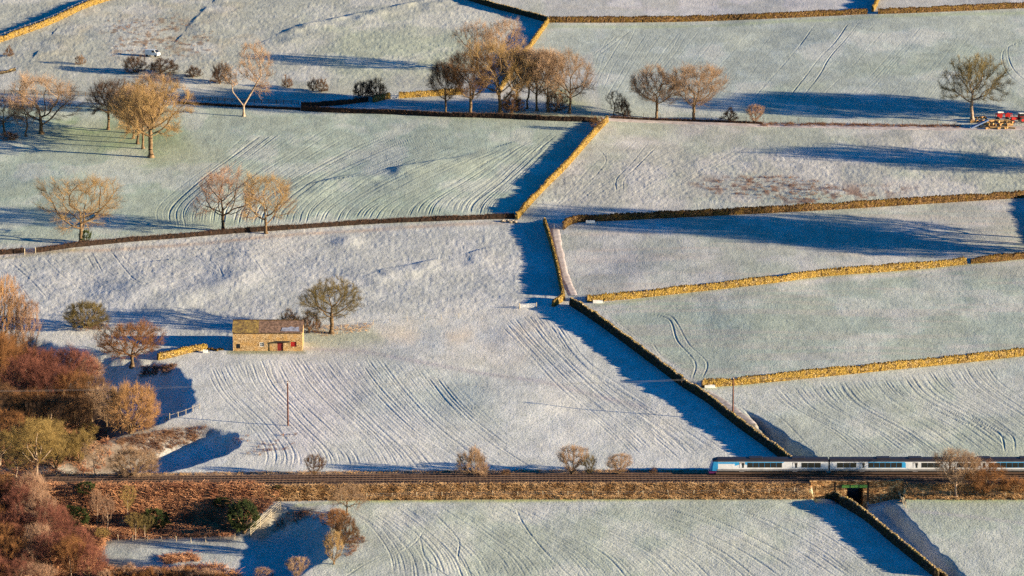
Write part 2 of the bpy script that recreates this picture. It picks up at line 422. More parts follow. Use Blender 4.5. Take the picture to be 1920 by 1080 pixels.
# ---- wheel ruts in the grass, as ground polylines
rng = np.random.default_rng(11)
RUTS = []                                               # (xy polyline, depth)
def rut(pts, depth=0.07, pair=False, gap=1.7, n=90):
    xy = hit(*spline(pts, n).T, H)[:, :2]
    L = np.concatenate([[0], np.cumsum(np.hypot(*np.diff(xy, axis=0).T))])
    s = np.arange(0, L[-1], 0.22)
    xy = np.stack([np.interp(s, L, xy[:, 0]), np.interp(s, L, xy[:, 1])], 1)
    xy = xy+np.stack([0.45*vnoise(s/24, s*0+rng.uniform(0, 99), 2), 0*s], 1)
    RUTS.append((xy, depth))
    if pair:
        t = np.gradient(xy, axis=0); t /= np.linalg.norm(t, axis=1, keepdims=True)+1e-9
        RUTS.append((xy+gap*np.stack([-t[:, 1], t[:, 0]], 1), depth))
def family(guides, n, depth=0.06, jit=0.3, pair=0.5):
    g = np.array([spline(q, 40) for q in guides]); m = len(g)-1
    for k in range(n):
        f = np.clip((k+rng.uniform(-jit, jit))/(n-1), 0, 1)*m; i = min(int(f), m-1); f -= i
        c = g[i]*(1-f)+g[i+1]*f
        a = int(rng.integers(0, 4)); b = 40-int(rng.integers(0, 5))
        rut(c[a:b:3], depth*rng.uniform(0.45, 1.35), rng.random() < pair)
family([[(385, 690), (410, 735), (470, 800), (500, 850), (490, 885)], [(490, 672), (520, 730), (590, 800), (640, 850), (650, 885)],
        [(570, 670), (620, 730), (680, 790), (730, 840), (760, 885)], [(690, 672), (740, 740), (810, 810), (880, 860), (930, 890)],
        [(830, 690), (890, 760), (970, 830), (1040, 880), (1060, 890)]], 74, 0.044)
family([[(930, 600), (985, 660), (1050, 730), (1130, 800), (1190, 860)], [(1000, 590), (1050, 650), (1150, 740), (1230, 800), (1310, 870)],
        [(1035, 610), (1100, 690), (1210, 760), (1290, 810), (1370, 860)]], 40, 0.048)
family([[(312, 430), (308, 395), (345, 355), (430, 290), (490, 240)], [(425, 425), (440, 385), (500, 335), (590, 275), (660, 235)],
        [(545, 420), (560, 388), (630, 335), (740, 285), (830, 250)], [(690, 415), (715, 385), (800, 340), (880, 305), (960, 270)],
        [(850, 405), (865, 375), (925, 335), (985, 285), (1040, 245)], [(920, 403), (930, 380), (970, 340), (1010, 300), (1050, 262)]], 58, 0.070, 0.45, 0.5)
family([[(1440, 730), (1480, 765), (1560, 810), (1620, 858)], [(1560, 712), (1600, 760), (1690, 810), (1760, 858)],
        [(1700, 695), (1740, 740), (1830, 790), (1910, 850)], [(1850, 680), (1880, 720), (1960, 780), (2030, 830)]], 72, 0.046, 0.5, 0.35)
family([[(640, 955), (690, 985), (730, 1040), (735, 1095)], [(750, 945), (800, 985), (860, 1040), (890, 1095)], [(900, 943), (970, 985), (1060, 1040), (1110, 1095)],
        [(1060, 942), (1170, 985), (1280, 1040), (1340, 1095)], [(1250, 942), (1370, 985), (1470, 1035), (1560, 1090)], [(1400, 940), (1490, 975), (1580, 1030), (1650, 1085)]], 96, 0.044, 0.5, 0.35)
for q, dp in [([(710, 960), (780, 1000), (800, 1050), (870, 1100)], .10), ([(640, 1090), (700, 1050), (750, 1030), (790, 1000)], .10), ([(700, 1060), (770, 1025), (800, 990)], .1),
              ([(815, 960), (860, 1010), (862, 1050), (900, 1090)], .11), ([(965, 945), (985, 985), (1030, 1040), (1080, 1090)], .11),
              ([(1215, 587), (1255, 600), (1270, 640), (1305, 680), (1300, 712)], .13), ([(1235, 586), (1262, 598), (1290, 645), (1322, 680), (1312, 712)], .13),
              ([(1222, 640), (1245, 672), (1285, 700), (1298, 712)], .09), ([(1232, 272), (1195, 310), (1172, 335), (1170, 360)], .11), ([(1215, 268), (1180, 308), (1155, 335), (1154, 360)], .11),
              ([(1118, 278), (1135, 305), (1100, 345), (1050, 385)], .08), ([(1190, 265), (1120, 330), (1070, 385)], .06), ([(1160, 265), (1100, 320), (1040, 390)], .06),
              ([(205, 470), (235, 505), (260, 528), (300, 535)], .10), ([(220, 468), (250, 500), (280, 522)], .10), ([(262, 465), (310, 492), (350, 512)], .09), ([(280, 462), (330, 488), (380, 508)], .09),
              ([(160, 478), (180, 510)], .1), ([(170, 474), (192, 510)], .1), ([(340, 455), (400, 490), (420, 520)], .06), ([(420, 455), (470, 480), (500, 520)], .06), ([(10, 485), (50, 520), (90, 560)], .08), ([(0, 500), (40, 540), (60, 570)], .08),
              ([(1530, 45), (1475, 115), (1405, 190)], .10), ([(1590, 45), (1530, 120), (1470, 195)], .12), ([(1612, 40), (1560, 105), (1490, 205)], .13), ([(1185, 55), (1120, 105)], .09), ([(1160, 65), (1110, 105)], .08),
              ([(1730, 55), (1660, 140), (1620, 190)], .05), ([(1920, 80), (1890, 90), (1900, 130), (1940, 165)], .1), ([(1930, 70), (1880, 95), (1890, 135), (1930, 175)], .1),
              ([(1425, 760), (1470, 790), (1520, 840), (1545, 860)], .07), ([(1740, 735), (1790, 765), (1850, 805), (1890, 850)], .1), ([(1660, 725), (1700, 745), (1800, 790), (1870, 810), (1885, 850)], .12), ([(1670, 722), (1720, 748), (1830, 790), (1895, 815), (1905, 850)], .12),
              ([(575, 130), (580, 110), (600, 80)], .05), ([(1340, 745), (1400, 780), (1460, 835)], .08), ([(1352, 742), (1415, 780), (1480, 838)], .08)]:
    rut(q, dp*0.62)
family([[(20, 480), (60, 520), (110, 560)], [(200, 470), (235, 500), (290, 535)], [(420, 452), (470, 485), (520, 520)], [(600, 440), (650, 470), (690, 500)]], 26, 0.03, 0.6, 0.4)
family([[(1150, 55), (1120, 110), (1090, 170)], [(1350, 55), (1290, 130), (1240, 205)], [(1560, 45), (1480, 130), (1400, 210)], [(1760, 40), (1680, 130), (1600, 210)], [(1910, 40), (1850, 120), (1790, 200)]], 34, 0.026, 0.6, 0.4)
family([[(1260, 262), (1150, 320), (1050, 390)], [(1340, 262), (1240, 320), (1140, 385)], [(1440, 262), (1330, 320), (1230, 380)]], 16, 0.028, 0.6, 0.4)
family([[(1120, 600), (1200, 660), (1290, 712)], [(1150, 590), (1240, 660), (1330, 705)]], 12, 0.03, 0.6, 0.3)

# ---- grid: a fan of rows, fine where the picture looks, coarse out to the horizon
ucols = np.concatenate([-960-150-np.geomspace(4000, 8, 26), np.arange(-1110, 1110.1, 1.0), 960+150+np.geomspace(8, 4000, 26)])
pyr = np.arange(1130, -60, -1.45)
Yd = hit(np.full(len(pyr), 960.0), pyr, lambda x, y: SL*y, 2)[:, 1]
Yrow = np.concatenate([np.linspace(CAM[1]-200, Yd[0]-1.5, 60), Yd, Yd[-1]+np.geomspace(2, 7000, 60)])
depth = (Yrow-CAM[1])*math.cos(PITCH)-(SL*Yrow-CAM[2])*math.sin(PITCH)
depth = np.maximum(depth, 120.0)
GX = ucols[None, :]*depth[:, None]/FPX; GY = np.repeat(Yrow[:, None], len(ucols), 1)
nr, ncol = GX.shape
GZ = H(GX.ravel(), GY.ravel()).reshape(nr, ncol)
gx, gy = GX, GY
# lynchets: little banks, dark on the side away from the sun
for p, a in LYNCHETS:
    x0, y0 = p.min(0)-24; x1, y1 = p.max(0)+24
    m = (gx > x0) & (gx < x1) & (gy > y0) & (gy < y1)
    q = chain_signed(gx[m], gy[m], p); el = np.minimum(np.hypot(gx[m]-p[0, 0], gy[m]-p[0, 1]), np.hypot(gx[m]-p[-1, 0], gy[m]-p[-1, 1]))
    GZ[m] += a*np.where(q > 0, np.exp(-(q/9)**2), np.exp(-(q/0.9)**2))*(0.75+0.5*vnoise(gx[m]/4, gy[m]/6, 9))*sstep(0, 9, el)
px, py, _ = project(np.stack([gx, gy, GZ], -1).reshape(-1, 3))
px = px.reshape(nr, ncol); py = py.reshape(nr, ncol)
def zone(poly, soft=10.0):
    return sstep(-soft, soft, poly_sd(px, py, poly))
def inpoly(poly, soft=6.0): return zone(poly, soft)
# tussocks and hummocks
inner = ((px > -260) & (px < 2180) & (py > -90) & (py < 1160)).astype(float)
rough = 0.35+0.65*np.clip(zone([(-200, -80), (760, -80), (980, 60), (800, 160), (300, 140), (-200, 150)], 25)+zone([(1020, 300), (1920, 250), (2100, 250), (2100, 360), (1000, 400)], 25)
        + zone([(-200, 470), (500, 430), (980, 420), (1040, 580), (600, 590), (430, 640), (-200, 600)], 25), 0, 1)
hum = fbm(gx/3.0, gy/5.0, 21, 3)*0.020+fbm(gx/0.8, gy/1.5, 31, 2)*0.035
hum += 0.09*zone([(60, 500), (480, 490), (480, 580), (330, 640), (60, 600)], 20)*fbm(gx/7, gy/10, 41, 3)
trk = np.abs((py-(890+0*px))) < 22
offrail = sstep(4.2, 6.5, np.abs(gy-rail_y(gx)))
GZ += hum*rough*inner*offrail
# ruts
groove = np.zeros_like(GZ); ridge = np.zeros_like(GZ)
c0 = int(np.searchsorted(ucols, -1110)); du = 1.0
for xy, dp in RUTS:
    t = np.gradient(xy, axis=0); t /= np.linalg.norm(t, axis=1, keepdims=True)+1e-9
    nx_, ny_ = -t[:, 1], t[:, 0]
    rows = np.searchsorted(Yrow, xy[:, 1]); rows = np.clip(rows, 2, nr-3)
    s = np.arange(len(xy))
    amp = dp*(0.55+0.6*np.clip(fbm(s*0.012, s*0+rng.uniform(0, 50), 7, 2)+0.4, 0, 1))*np.clip(np.minimum(s, len(s)-1-s)/20, 0, 1)
    for rr in (-1, 0):
        ri = rows+rr; dd = depth[ri]; ucen = xy[:, 0]*FPX/dd
        ci = c0+np.round((ucen+1110)/du).astype(int)
        for cc in range(-7, 8):
            cj = ci+cc; ok = (cj > 0) & (cj < ncol)
            a, b = ri[ok], cj[ok]
            ex = GX[a, b]-xy[ok, 0]; ey = GY[a, b]-xy[ok, 1]
            q = ex*nx_[ok]+ey*ny_[ok]; al = np.abs(ex*t[ok, 0]+ey*t[ok, 1])
            wgt = amp[ok]*(al < 0.9)
            np.minimum.at(groove, (a, b), -wgt*np.exp(-(q/0.165)**2))
            np.maximum.at(ridge, (a, b), 0.45*wgt*np.exp(-((np.abs(q)-0.34)/0.14)**2))
GZ += groove+np.where(groove < -0.03, 0, ridge)

# ---- ground colour: frosted grass, greener and barer fields, mud, dead bracken
def lerp(c, col, m): return c*(1-m[..., None])+np.array(col)*m[..., None]
Cc = np.zeros((nr, ncol, 3))+np.array([0.47, 0.47, 0.46])
n1 = fbm(gx/26, gy/40, 51, 4)*0.5+0.5; n2 = fbm(gx/6, gy/12, 61, 4)*0.5+0.5; n3 = fbm(gx/2.0, gy/4.0, 71, 3)*0.5+0.5
stk = fbm(gx/30, gy/2.2, 81, 3)*0.5+0.5                                        # mown streaks
GREEN = [0.34, 0.40, 0.30]; BARE = [0.50, 0.45, 0.40]; LAV = [0.52, 0.50, 0.52]; WHITE = [0.58, 0.58, 0.57]; DGREEN = [0.22, 0.29, 0.13]
fld = {
 'A': ([(1000, -80), (2100, -80), (2100, 15), (1030, 40)], [0.47, 0.45, 0.47], 0.9),
 'B': ([(1020, 40), (2100, 12), (2100, 235), (1130, 225), (1110, 100), (960, 140)], [0.41, 0.45, 0.42], 0.95),
 'C': ([(-200, -80), (1000, -80), (1020, 40), (820, 160), (560, 190), (-200, 170)], [0.44, 0.435, 0.39], 0.95),
 'D': ([(-200, 195), (560, 198), (1120, 225), (970, 405), (-200, 470)], [0.37, 0.43, 0.36], 0.95),
 'E': ([(1140, 235), (2100, 235), (2100, 360), (1000, 410)], [0.46, 0.44, 0.415], 0.95),
 'F': ([(1060, 420), (2100, 360), (2100, 470), (1100, 560)], [0.45, 0.44, 0.425], 0.95),
 'G': ([(1110, 570), (2100, 480), (2100, 655), (1310, 715)], [0.36, 0.41, 0.36], 0.95),
 'H': ([(-200, 480), (970, 410), (1050, 570), (1460, 860), (1500, 890), (-200, 890)], [0.555, 0.55, 0.53], 0.95),
 'I': ([(1330, 725), (2100, 655), (2100, 890), (1500, 890)], [0.43, 0.46, 0.42], 0.95),
 'J': ([(640, 935), (1540, 930), (1800, 1130), (560, 1130)], [0.47, 0.485, 0.46], 0.95),
 'K': ([(1680, 930), (2100, 930), (2100, 1130), (1830, 1130)], [0.42, 0.46, 0.40], 0.95)}
for k, (pl, c, a) in fld.items(): Cc = lerp(Cc, c, zone(pl, 5)*a)
Cc = lerp(Cc, [0.37, 0.42, 0.29], np.clip(n1*1.9-0.75, 0, 0.55)*zone([(560, 30), (1000, 50), (960, 140), (640, 150)], 30))
Cc = lerp(Cc, [0.40, 0.45, 0.33], np.clip(n1*1.9-0.8, 0, 0.5)*(zone(fld['I'][0], 8)+zone(fld['J'][0], 8)))
# greener patches and barer, pinker patches that the frost has missed
Cc = lerp(Cc, GREEN, np.clip(n1*1.8-0.9, 0, 0.45)*zone([(-200, 195), (1120, 225), (2100, 12), (2100, 700), (1310, 715), (1100, 560), (970, 405), (-200, 440)], 20))
Cc = lerp(Cc, [0.56, 0.46, 0.40], np.clip(stk*1.7-0.85, 0, 0.40)*np.clip(fld and zone(fld['F'][0], 8)+zone(fld['G'][0], 8)+0.5*zone(fld['A'][0], 8), 0, 1))
Cc = lerp(Cc, [0.33, 0.36, 0.36], np.clip(stk*1.6-1.0, 0, 0.35)*zone(fld['G'][0], 8))
Cc = lerp(Cc, DGREEN, 0.75*zone([(110, 220), (330, 225), (360, 280), (290, 300), (90, 265)], 30))
Cc = lerp(Cc, [0.40, 0.42, 0.28], 0.5*zone([(230, 285), (420, 285), (400, 340), (300, 330)], 30))
Cc = lerp(Cc, [0.62, 0.51, 0.40], 0.7*zone([(600, 605), (1000, 580), (1030, 620), (980, 690), (760, 655), (580, 650)], 40)*n2)
Cc = lerp(Cc, [0.36, 0.39, 0.27], 0.6*zone([(565, 622), (700, 615), (720, 640), (575, 658)], 12))
Cc = lerp(Cc, [0.20, 0.20, 0.07], 0.8*zone([(425, 655), (570, 655), (572, 663), (425, 664)], 4))
Cc = lerp(Cc, [0.66, 0.59, 0.59], 0.55*zone([(540, 660), (680, 700), (640, 800), (560, 880), (520, 800), (510, 700)], 40))
Cc = lerp(Cc, [0.56, 0.60, 0.50], 0.5*zone([(700, 680), (900, 700), (930, 790), (720, 760)], 40))
Cc = lerp(Cc, [0.44, 0.38, 0.28], np.clip(n2*1.6-0.7, 0, 0.5)*zone([(60, -10), (480, -10), (480, 130), (60, 120)], 30))
Cc = lerp(Cc, [0.42, 0.42, 0.425], 0.85*zone([(-200, 480), (970, 415), (1040, 570), (640, 590), (430, 640), (250, 640), (-200, 560)], 30))
npt = fbm(gx/11, gy/17, 91, 4)*0.5+0.5
Cc = lerp(Cc, [0.34, 0.35, 0.29], np.clip(npt*1.9-0.85, 0, 0.36)*inner*(1-0.55*zone(fld['H'][0], 8)))
Cc = lerp(Cc, [0.60, 0.57, 0.53], np.clip(0.70-npt*1.5, 0, 0.40)*inner)
Cc = lerp(Cc, [0.34, 0.36, 0.33], 0.6*zone([(190, 1012), (440, 1008), (470, 1040), (420, 1062), (190, 1058)], 8))  # shadows over the lower left field painted into the ground colour
# mole-coloured wet ground and rushes
wet = zone([(1290, 340), (1400, 325), (1560, 345), (1720, 350), (1640, 385), (1500, 390), (1330, 365)], 16)*np.clip(n3*2.2-0.95, 0, 1)
Cc = lerp(Cc, [0.20, 0.12, 0.09], 0.9*wet)
wet2 = np.clip(zone([(180, 40), (330, 25), (400, 60), (390, 105), (210, 108)], 20), 0, 1)*np.clip(n3*2.4-1.25, 0, 1)
Cc = lerp(Cc, [0.22, 0.15, 0.10], 0.85*wet2)
# margins under the walls are greener
# farm track across the barn field
for pts, wd, c, a in [([(575, 652), (680, 658), (790, 682), (900, 702), (1010, 718), (1200, 765)], 1.4, [0.38, 0.33, 0.35], 0.55),
                      ([(0, 478), (200, 470), (400, 456), (560, 441), (760, 427), (960, 417)], 1.6, [0.42, 0.31, 0.24], 0.65),
                      ([(1690, 955), (1760, 962), (1920, 980), (2000, 990)], 1.0, [0.40, 0.37, 0.40], 0.5),
                      ([(700, 938), (960, 938), (1300, 934), (1520, 930)], 1.2, [0.34, 0.36, 0.12], 0.85),
                      ([(1700, 930), (1920, 930), (2050, 930)], 2.6, [0.28, 0.36, 0.12], 0.75),
                      ([(560, 948), (640, 940), (720, 938)], 1.2, [0.40, 0.42, 0.2], 0.6),
                      ([(1040, 160), (1100, 220), (1130, 222), (830, 216)], 4.0, [0.34, 0.36, 0.16], 0.6),
                      ([(0, 486), (40, 482), (150, 470)], 1.2, [0.30, 0.26, 0.14], 0.6),
                      ([(1105, 572), (1300, 551), (1540, 522), (1920, 489)], 1.2, [0.34, 0.37, 0.2], 0.6),
                      ([(1325, 732), (1500, 712), (1700, 691), (1920, 668)], 1.5, [0.33, 0.38, 0.2], 0.7),
                      ([(1030, 50), (1300, 46), (1620, 33), (1920, 22)], 2.2, [0.36, 0.41, 0.25], 0.6)]:
    g = gb(pts); dd = chain_dist(gx, gy, g)
    Cc = lerp(Cc, c, a*np.exp(-(dd/wd)**2)*(0.6+0.6*n3))
# railway banks and the wooded gully have little frost
d_r = gy-rail_y(gx)
Cc = lerp(Cc, [0.32, 0.19, 0.075], sstep(-9.0, -8.1, d_r)*sstep(-4.8, -5.4, d_r)*(1-sstep(BRL-5, BRL-1, gx)*sstep(BRR+1, BRR, gx)))
Cc = lerp(Cc, [0.30, 0.22, 0.16], sstep(4.0, 4.6, d_r)*sstep(7.0, 5.6, d_r))
Cc = lerp(Cc, [0.07, 0.05, 0.04], sstep(-5.4, -4.8, d_r)*sstep(4.8, 4.2, d_r))
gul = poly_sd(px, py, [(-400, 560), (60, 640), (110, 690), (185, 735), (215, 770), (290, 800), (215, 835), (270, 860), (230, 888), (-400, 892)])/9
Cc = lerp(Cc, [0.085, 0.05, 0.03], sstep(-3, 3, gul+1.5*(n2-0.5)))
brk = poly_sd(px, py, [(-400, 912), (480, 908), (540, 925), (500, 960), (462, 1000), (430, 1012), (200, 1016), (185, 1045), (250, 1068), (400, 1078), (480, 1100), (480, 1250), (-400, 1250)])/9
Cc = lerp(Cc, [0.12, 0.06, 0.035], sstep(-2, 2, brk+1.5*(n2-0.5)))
tuft = poly_sd(px, py, [(150, 845), (225, 822), (300, 806), (380, 796), (402, 808), (365, 832), (310, 850), (280, 880), (150, 890)])/9
Cc = lerp(Cc, [0.20, 0.15, 0.115], np.clip(0.9*sstep(-1.5, 1.5, tuft)*(0.55+0.6*n3), 0, 1))
Cc = lerp(Cc, [0.24, 0.20, 0.15], 0.85*zone([(462, 1006), (520, 948), (600, 952), (575, 972), (535, 985), (492, 1016)], 6)*(0.5+0.7*n3))
Cc = lerp(Cc, [0.24, 0.21, 0.18], 0.9*zone([(1392, 776), (1425, 786), (1445, 806), (1448, 838), (1400, 806)], 4))
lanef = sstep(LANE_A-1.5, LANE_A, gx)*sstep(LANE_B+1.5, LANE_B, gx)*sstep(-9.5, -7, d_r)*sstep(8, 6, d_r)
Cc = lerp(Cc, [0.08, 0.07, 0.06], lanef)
Cc = lerp(Cc, [0.30, 0.29, 0.25], 0.35*np.clip(-groove/0.08, 0, 1))                # frost worn thin in the ruts
Cc *= (0.90+0.2*n3)[..., None]
Cc = np.clip(Cc, 0.01, 0.9)

idx = np.arange(nr*ncol).reshape(nr, ncol)
F = np.stack([idx[:-1, :-1], idx[:-1, 1:], idx[1:, 1:], idx[1:, :-1]], -1).reshape(-1, 4)
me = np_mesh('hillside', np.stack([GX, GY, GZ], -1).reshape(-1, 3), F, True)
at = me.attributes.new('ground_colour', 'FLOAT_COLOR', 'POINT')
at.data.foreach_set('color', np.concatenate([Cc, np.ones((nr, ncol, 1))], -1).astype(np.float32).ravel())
m, t, b = base_mat('frosted_grass', 0.9, 0.1)
a_ = t.nodes.new('ShaderNodeAttribute'); a_.attribute_name = 'ground_colour'
tc = t.nodes.new('ShaderNodeTexCoord')
n_ = t.nodes.new('ShaderNodeTexNoise'); n_.inputs['Scale'].default_value = 2.4; n_.inputs['Detail'].default_value = 4
t.links.new(tc.outputs['Object'], n_.inputs['Vector'])
r_ = ramp(t, [(0.30, (0.56, 0.60, 0.53)), (0.47, (0.97, 0.98, 0.96)), (0.72, (1.20, 1.18, 1.17))]); t.links.new(n_.outputs['Fac'], r_.inputs[0])
mu = t.nodes.new('ShaderNodeMix'); mu.data_type = 'RGBA'; mu.blend_type = 'MULTIPLY'; mu.inputs['Factor'].default_value = 1
t.links.new(a_.outputs['Color'], mu.inputs[6]); t.links.new(r_.outputs[0], mu.inputs[7]); t.links.new(mu.outputs[2], b.inputs['Base Color'])
n2_ = t.nodes.new('ShaderNodeTexNoise'); n2_.inputs['Scale'].default_value = 3.0; n2_.inputs['Detail'].default_value = 3
t.links.new(tc.outputs['Object'], n2_.inputs['Vector'])
bp = t.nodes.new('ShaderNodeBump'); bp.inputs['Distance'].default_value = 0.09; bp.inputs['Strength'].default_value = 0.9
t.links.new(n2_.outputs['Fac'], bp.inputs['Height']); t.links.new(bp.outputs[0], b.inputs['Normal'])
M['ground'] = m
tag(link('hillside', me, m), kind='structure')
del F, idx

# ------------------------------------------------------------------ lanes: thin sheets a little above the grass
def strip(name, pts, width, mat, lift=0.05, label=None):
    P = ground(dense(pts, 4.0))[:, :2]
    L = np.concatenate([[0], np.cumsum(np.hypot(*np.diff(P, axis=0).T))]); s = np.arange(0, L[-1], 0.8)
    P = np.stack([np.interp(s, L, P[:, 0]), np.interp(s, L, P[:, 1])], 1)
    t = np.gradient(P, axis=0); t /= np.linalg.norm(t, axis=1, keepdims=True)+1e-9
    nrm = np.stack([-t[:, 1], t[:, 0]], 1)
    k = np.linspace(-0.5, 0.5, 7)
    wv = width*(1+0.18*vnoise(s/3, s*0, 14))
    X = P[:, None, :]+nrm[:, None, :]*(k[None, :, None]*wv[:, None, None])
    Z = H(X[..., 0].ravel(), X[..., 1].ravel()).reshape(X.shape[:2])+lift+0.03*(1-4*k**2)[None]
    Z[:, 0] -= 0.15; Z[:, -1] -= 0.15
    V = np.concatenate([X, Z[..., None]], -1).reshape(-1, 3)
    i = np.arange(len(s)*7).reshape(len(s), 7)
    F = np.stack([i[:-1, :-1], i[1:, :-1], i[1:, 1:], i[:-1, 1:]], -1).reshape(-1, 4)
    return tag(link(name, np_mesh(name, V, F, True), mat), kind='structure')
strip('farm_lane', [(1130, 223), (1250, 228), (1420, 234), (1640, 239), (1780, 241), (1920, 240), (2050, 240)], 4.5, M['lane'], 0.12)
strip('field_path', [(1040, 428), (1048, 470), (1060, 520), (1076, 556)], 2.2, M['lane'], 0.10)
strip('farm_track', [(1322, 735), (1365, 762), (1412, 796)], 2.8, M['lane_dark'], 0.08)

# ------------------------------------------------------------------ dry stone walls
wrng = np.random.default_rng(5)
def path_xy(pts, step, sm=True):
    q = spline(pts, max(8, int(np.hypot(*np.diff(np.array(pts, float), axis=0).T).sum()/5))) if sm and len(pts) > 2 else dense(pts, 5)
    P = ground(q)[:, :2]
    L = np.concatenate([[0], np.cumsum(np.hypot(*np.diff(P, axis=0).T))]); n = max(2, int(L[-1]/step)); s = np.linspace(0, L[-1], n+1)
    P = np.stack([np.interp(s, L, P[:, 0]), np.interp(s, L, P[:, 1])], 1)
    t = np.gradient(P, axis=0); t /= np.linalg.norm(t, axis=1, keepdims=True)+1e-9
    return P, t, s

def wall(pts, label, h=1.45, mat='wall_gold', sm=True, gaps=0.35, thick=0.62):
    P, t, s = path_xy(pts, 0.4, sm); n = len(P)
    nrm = np.stack([-t[:, 1], t[:, 0]], 1); g = H(P[:, 0], P[:, 1])
    if n > 12: g = np.convolve(np.pad(g, 5, 'edge'), np.ones(11)/11, 'valid')
    sd_ = int(wrng.integers(0, 999))
    hh = h*(1+0.09*fbm(s/3, s*0+sd_, 3, 3)-gaps*0.5*np.clip(fbm(s/8, s*0+sd_+7, 9, 2)-0.55, 0, 1)*2)
    loc = np.array([*P[0], g[0]])
    prof = [(-0.5*thick-0.08, -0.4), (-0.5*thick-0.06, 0.25), (-0.5*thick-0.02, 0.55), (-0.5*thick+0.04, 0.85), (-0.5*thick+0.12, 1.0),
            (0.5*thick-0.12, 1.0), (0.5*thick-0.04, 0.85), (0.5*thick+0.02, 0.55), (0.5*thick+0.06, 0.25), (0.5*thick+0.08, -0.4)]
    k = len(prof); V = np.zeros((n, k, 3))
    for j, (o, f) in enumerate(prof):
        oo = o+wrng.normal(0, 0.045, n)
        V[:, j, :2] = P+nrm*oo[:, None]+t*wrng.normal(0, 0.05, n)[:, None]
        V[:, j, 2] = g+(np.where(f < 0, f, f*hh))+(wrng.normal(0, 0.04, n) if f > 0 else 0)
    V -= loc
    i = np.arange(n*k).reshape(n, k)
    F = np.stack([i[:-1, :-1], i[1:, :-1], i[1:, 1:], i[:-1, 1:]], -1).reshape(-1, 4)
    caps = []
    for e in (0, n-1):
        for j in range(k//2-1): caps.append([i[e, j], i[e, j+1], i[e, k-2-j], i[e, k-1-j]] if e == 0 else [i[e, k-1-j], i[e, k-2-j], i[e, j+1], i[e, j]])
        # pairs (j, k-1-j)
    F = np.concatenate([F, np.array(caps)])
    o = link('dry_stone_wall', np_mesh('dry_stone_wall', V.reshape(-1, 3), F), M[mat], None, loc)
    tag(o, label, 'wall', 'dry stone field walls')
    # coping stones set on edge along the top
    cs = np.arange(0.15, s[-1]-0.1, 0.27); cs = cs+wrng.normal(0, 0.05, len(cs))
    cx = np.interp(cs, s, P[:, 0]); cy = np.interp(cs, s, P[:, 1]); cz = np.interp(cs, s, g+hh)
    tx = np.interp(cs, s, t[:, 0]); ty = np.interp(cs, s, t[:, 1]); m_ = len(cs)
    a = wrng.normal(0, 0.25, m_); ca, sa = np.cos(a), np.sin(a); tx, ty = tx*ca-ty*sa, tx*sa+ty*ca
    hx = wrng.uniform(0.07, 0.14, m_); hy = wrng.uniform(0.2, 0.32, m_); hz = wrng.uniform(0.10, 0.36, m_)
    lean = wrng.normal(0, 0.10, m_)
    VV = np.zeros((m_, 8, 3)); q = 0
    for zz in (0, 1):
        for sx, sy in ((-1, -1), (1, -1), (1, 1), (-1, 1)):
            sc = 1.0 if zz == 0 else 0.75
            lx = sx*hx*sc+lean*zz; ly = sy*hy*sc
            VV[:, q, 0] = cx+lx*tx-ly*ty; VV[:, q, 1] = cy+lx*ty+ly*tx; VV[:, q, 2] = cz+(-0.1 if zz == 0 else hz); q += 1
    b0 = (np.arange(m_)*8)[:, None]
    FF = np.concatenate([b0+np.array([f]) for f in ((4, 5, 6, 7), (0, 1, 5, 4), (1, 2, 6, 5), (2, 3, 7, 6), (3, 0, 4, 7))])
    link('coping', np_mesh('coping', (VV-loc).reshape(-1, 3), FF), M['coping_sunlit' if mat == 'wall_shaded' else mat], o)
    return o

wall([(-20, 86), (0, 79), (90, 47), (160, 15), (230, -8)], 'sunlit golden stone wall with fence posts along it in the top left corner', 1.6)
wall([(850, -8), (930, 16), (985, 30), (1027, 42)], 'shaded black wall running down from the top edge to a corner above the tall trees', 1.5, 'wall_shaded')
wall([(1028, 42), (1000, 82), (970, 122), (935, 175)], 'sunlit golden wall dropping from the top corner down behind the tall trees', 1.5)
wall([(1030, 42), (1150, 42), (1300, 40), (1460, 34), (1626, 26)], 'brown mossy wall along the top of the streaked field, left of the small gap', 1.6, 'wall_brown')
wall([(1646, 26), (1760, 22), (1850, 18), (1960, 13)], 'brown mossy wall at top right, right of the small gap', 1.6, 'wall_brown')
wall([(1646, 2), (1642, 12), (1636, 22)], 'short yellow stub of wall rising behind the gap in the top wall', 1.7)
wall([(1654, -14), (1649, -5), (1646, 2)], 'short yellow stub of wall rising behind the gap in the top wall', 1.7)
wall([(700, 192), (715, 188), (731, 184)], 'short golden wall left of the pale gate beside the dark round bushes', 1.4)
wall([(748, 184), (780, 182), (830, 179), (868, 177)], 'golden wall right of the pale gate, running behind the left tall trees', 1.5)
wall([(1139, 228), (1112, 256), (1060, 315), (1010, 365), (968, 412)], 'bright golden wall descending steeply from the lane to the hedge corner', 1.55)
wall([(1021, 420), (1032, 455), (1044, 500), (1052, 540), (1056, 556)], 'narrow mossy wall along the left of the walled path between two gates', 1.5, 'wall_gold')
wall([(1056, 430), (1066, 422), (1090, 416), (1160, 413), (1300, 406), (1500, 396), (1700, 384), (1940, 369)], 'long brown wall with posts, bending round the upper steel gate on the right', 1.55, 'wall_brown')
wall([(1101, 566), (1180, 560), (1300, 547), (1450, 530), (1540, 518), (1700, 506), (1812, 495)], 'long golden wall right of the lower path gate, under the striped tree shadows', 1.5)
wall([(1820, 494), (1870, 490), (1960, 480)], 'short mossy wall at the right edge, beyond a small gap', 1.4, 'wall_brown')
wall([(1037, 575), (1048, 568), (1057, 561)], 'stub of golden wall on the left of the lower path gate', 1.4)
wall([(1070, 572), (1110, 598), (1160, 634), (1215, 675), (1280, 724)], 'long diagonal wall with its near face in black shade, upper half to the middle gate', 1.9, 'wall_shaded', gaps=0.08)
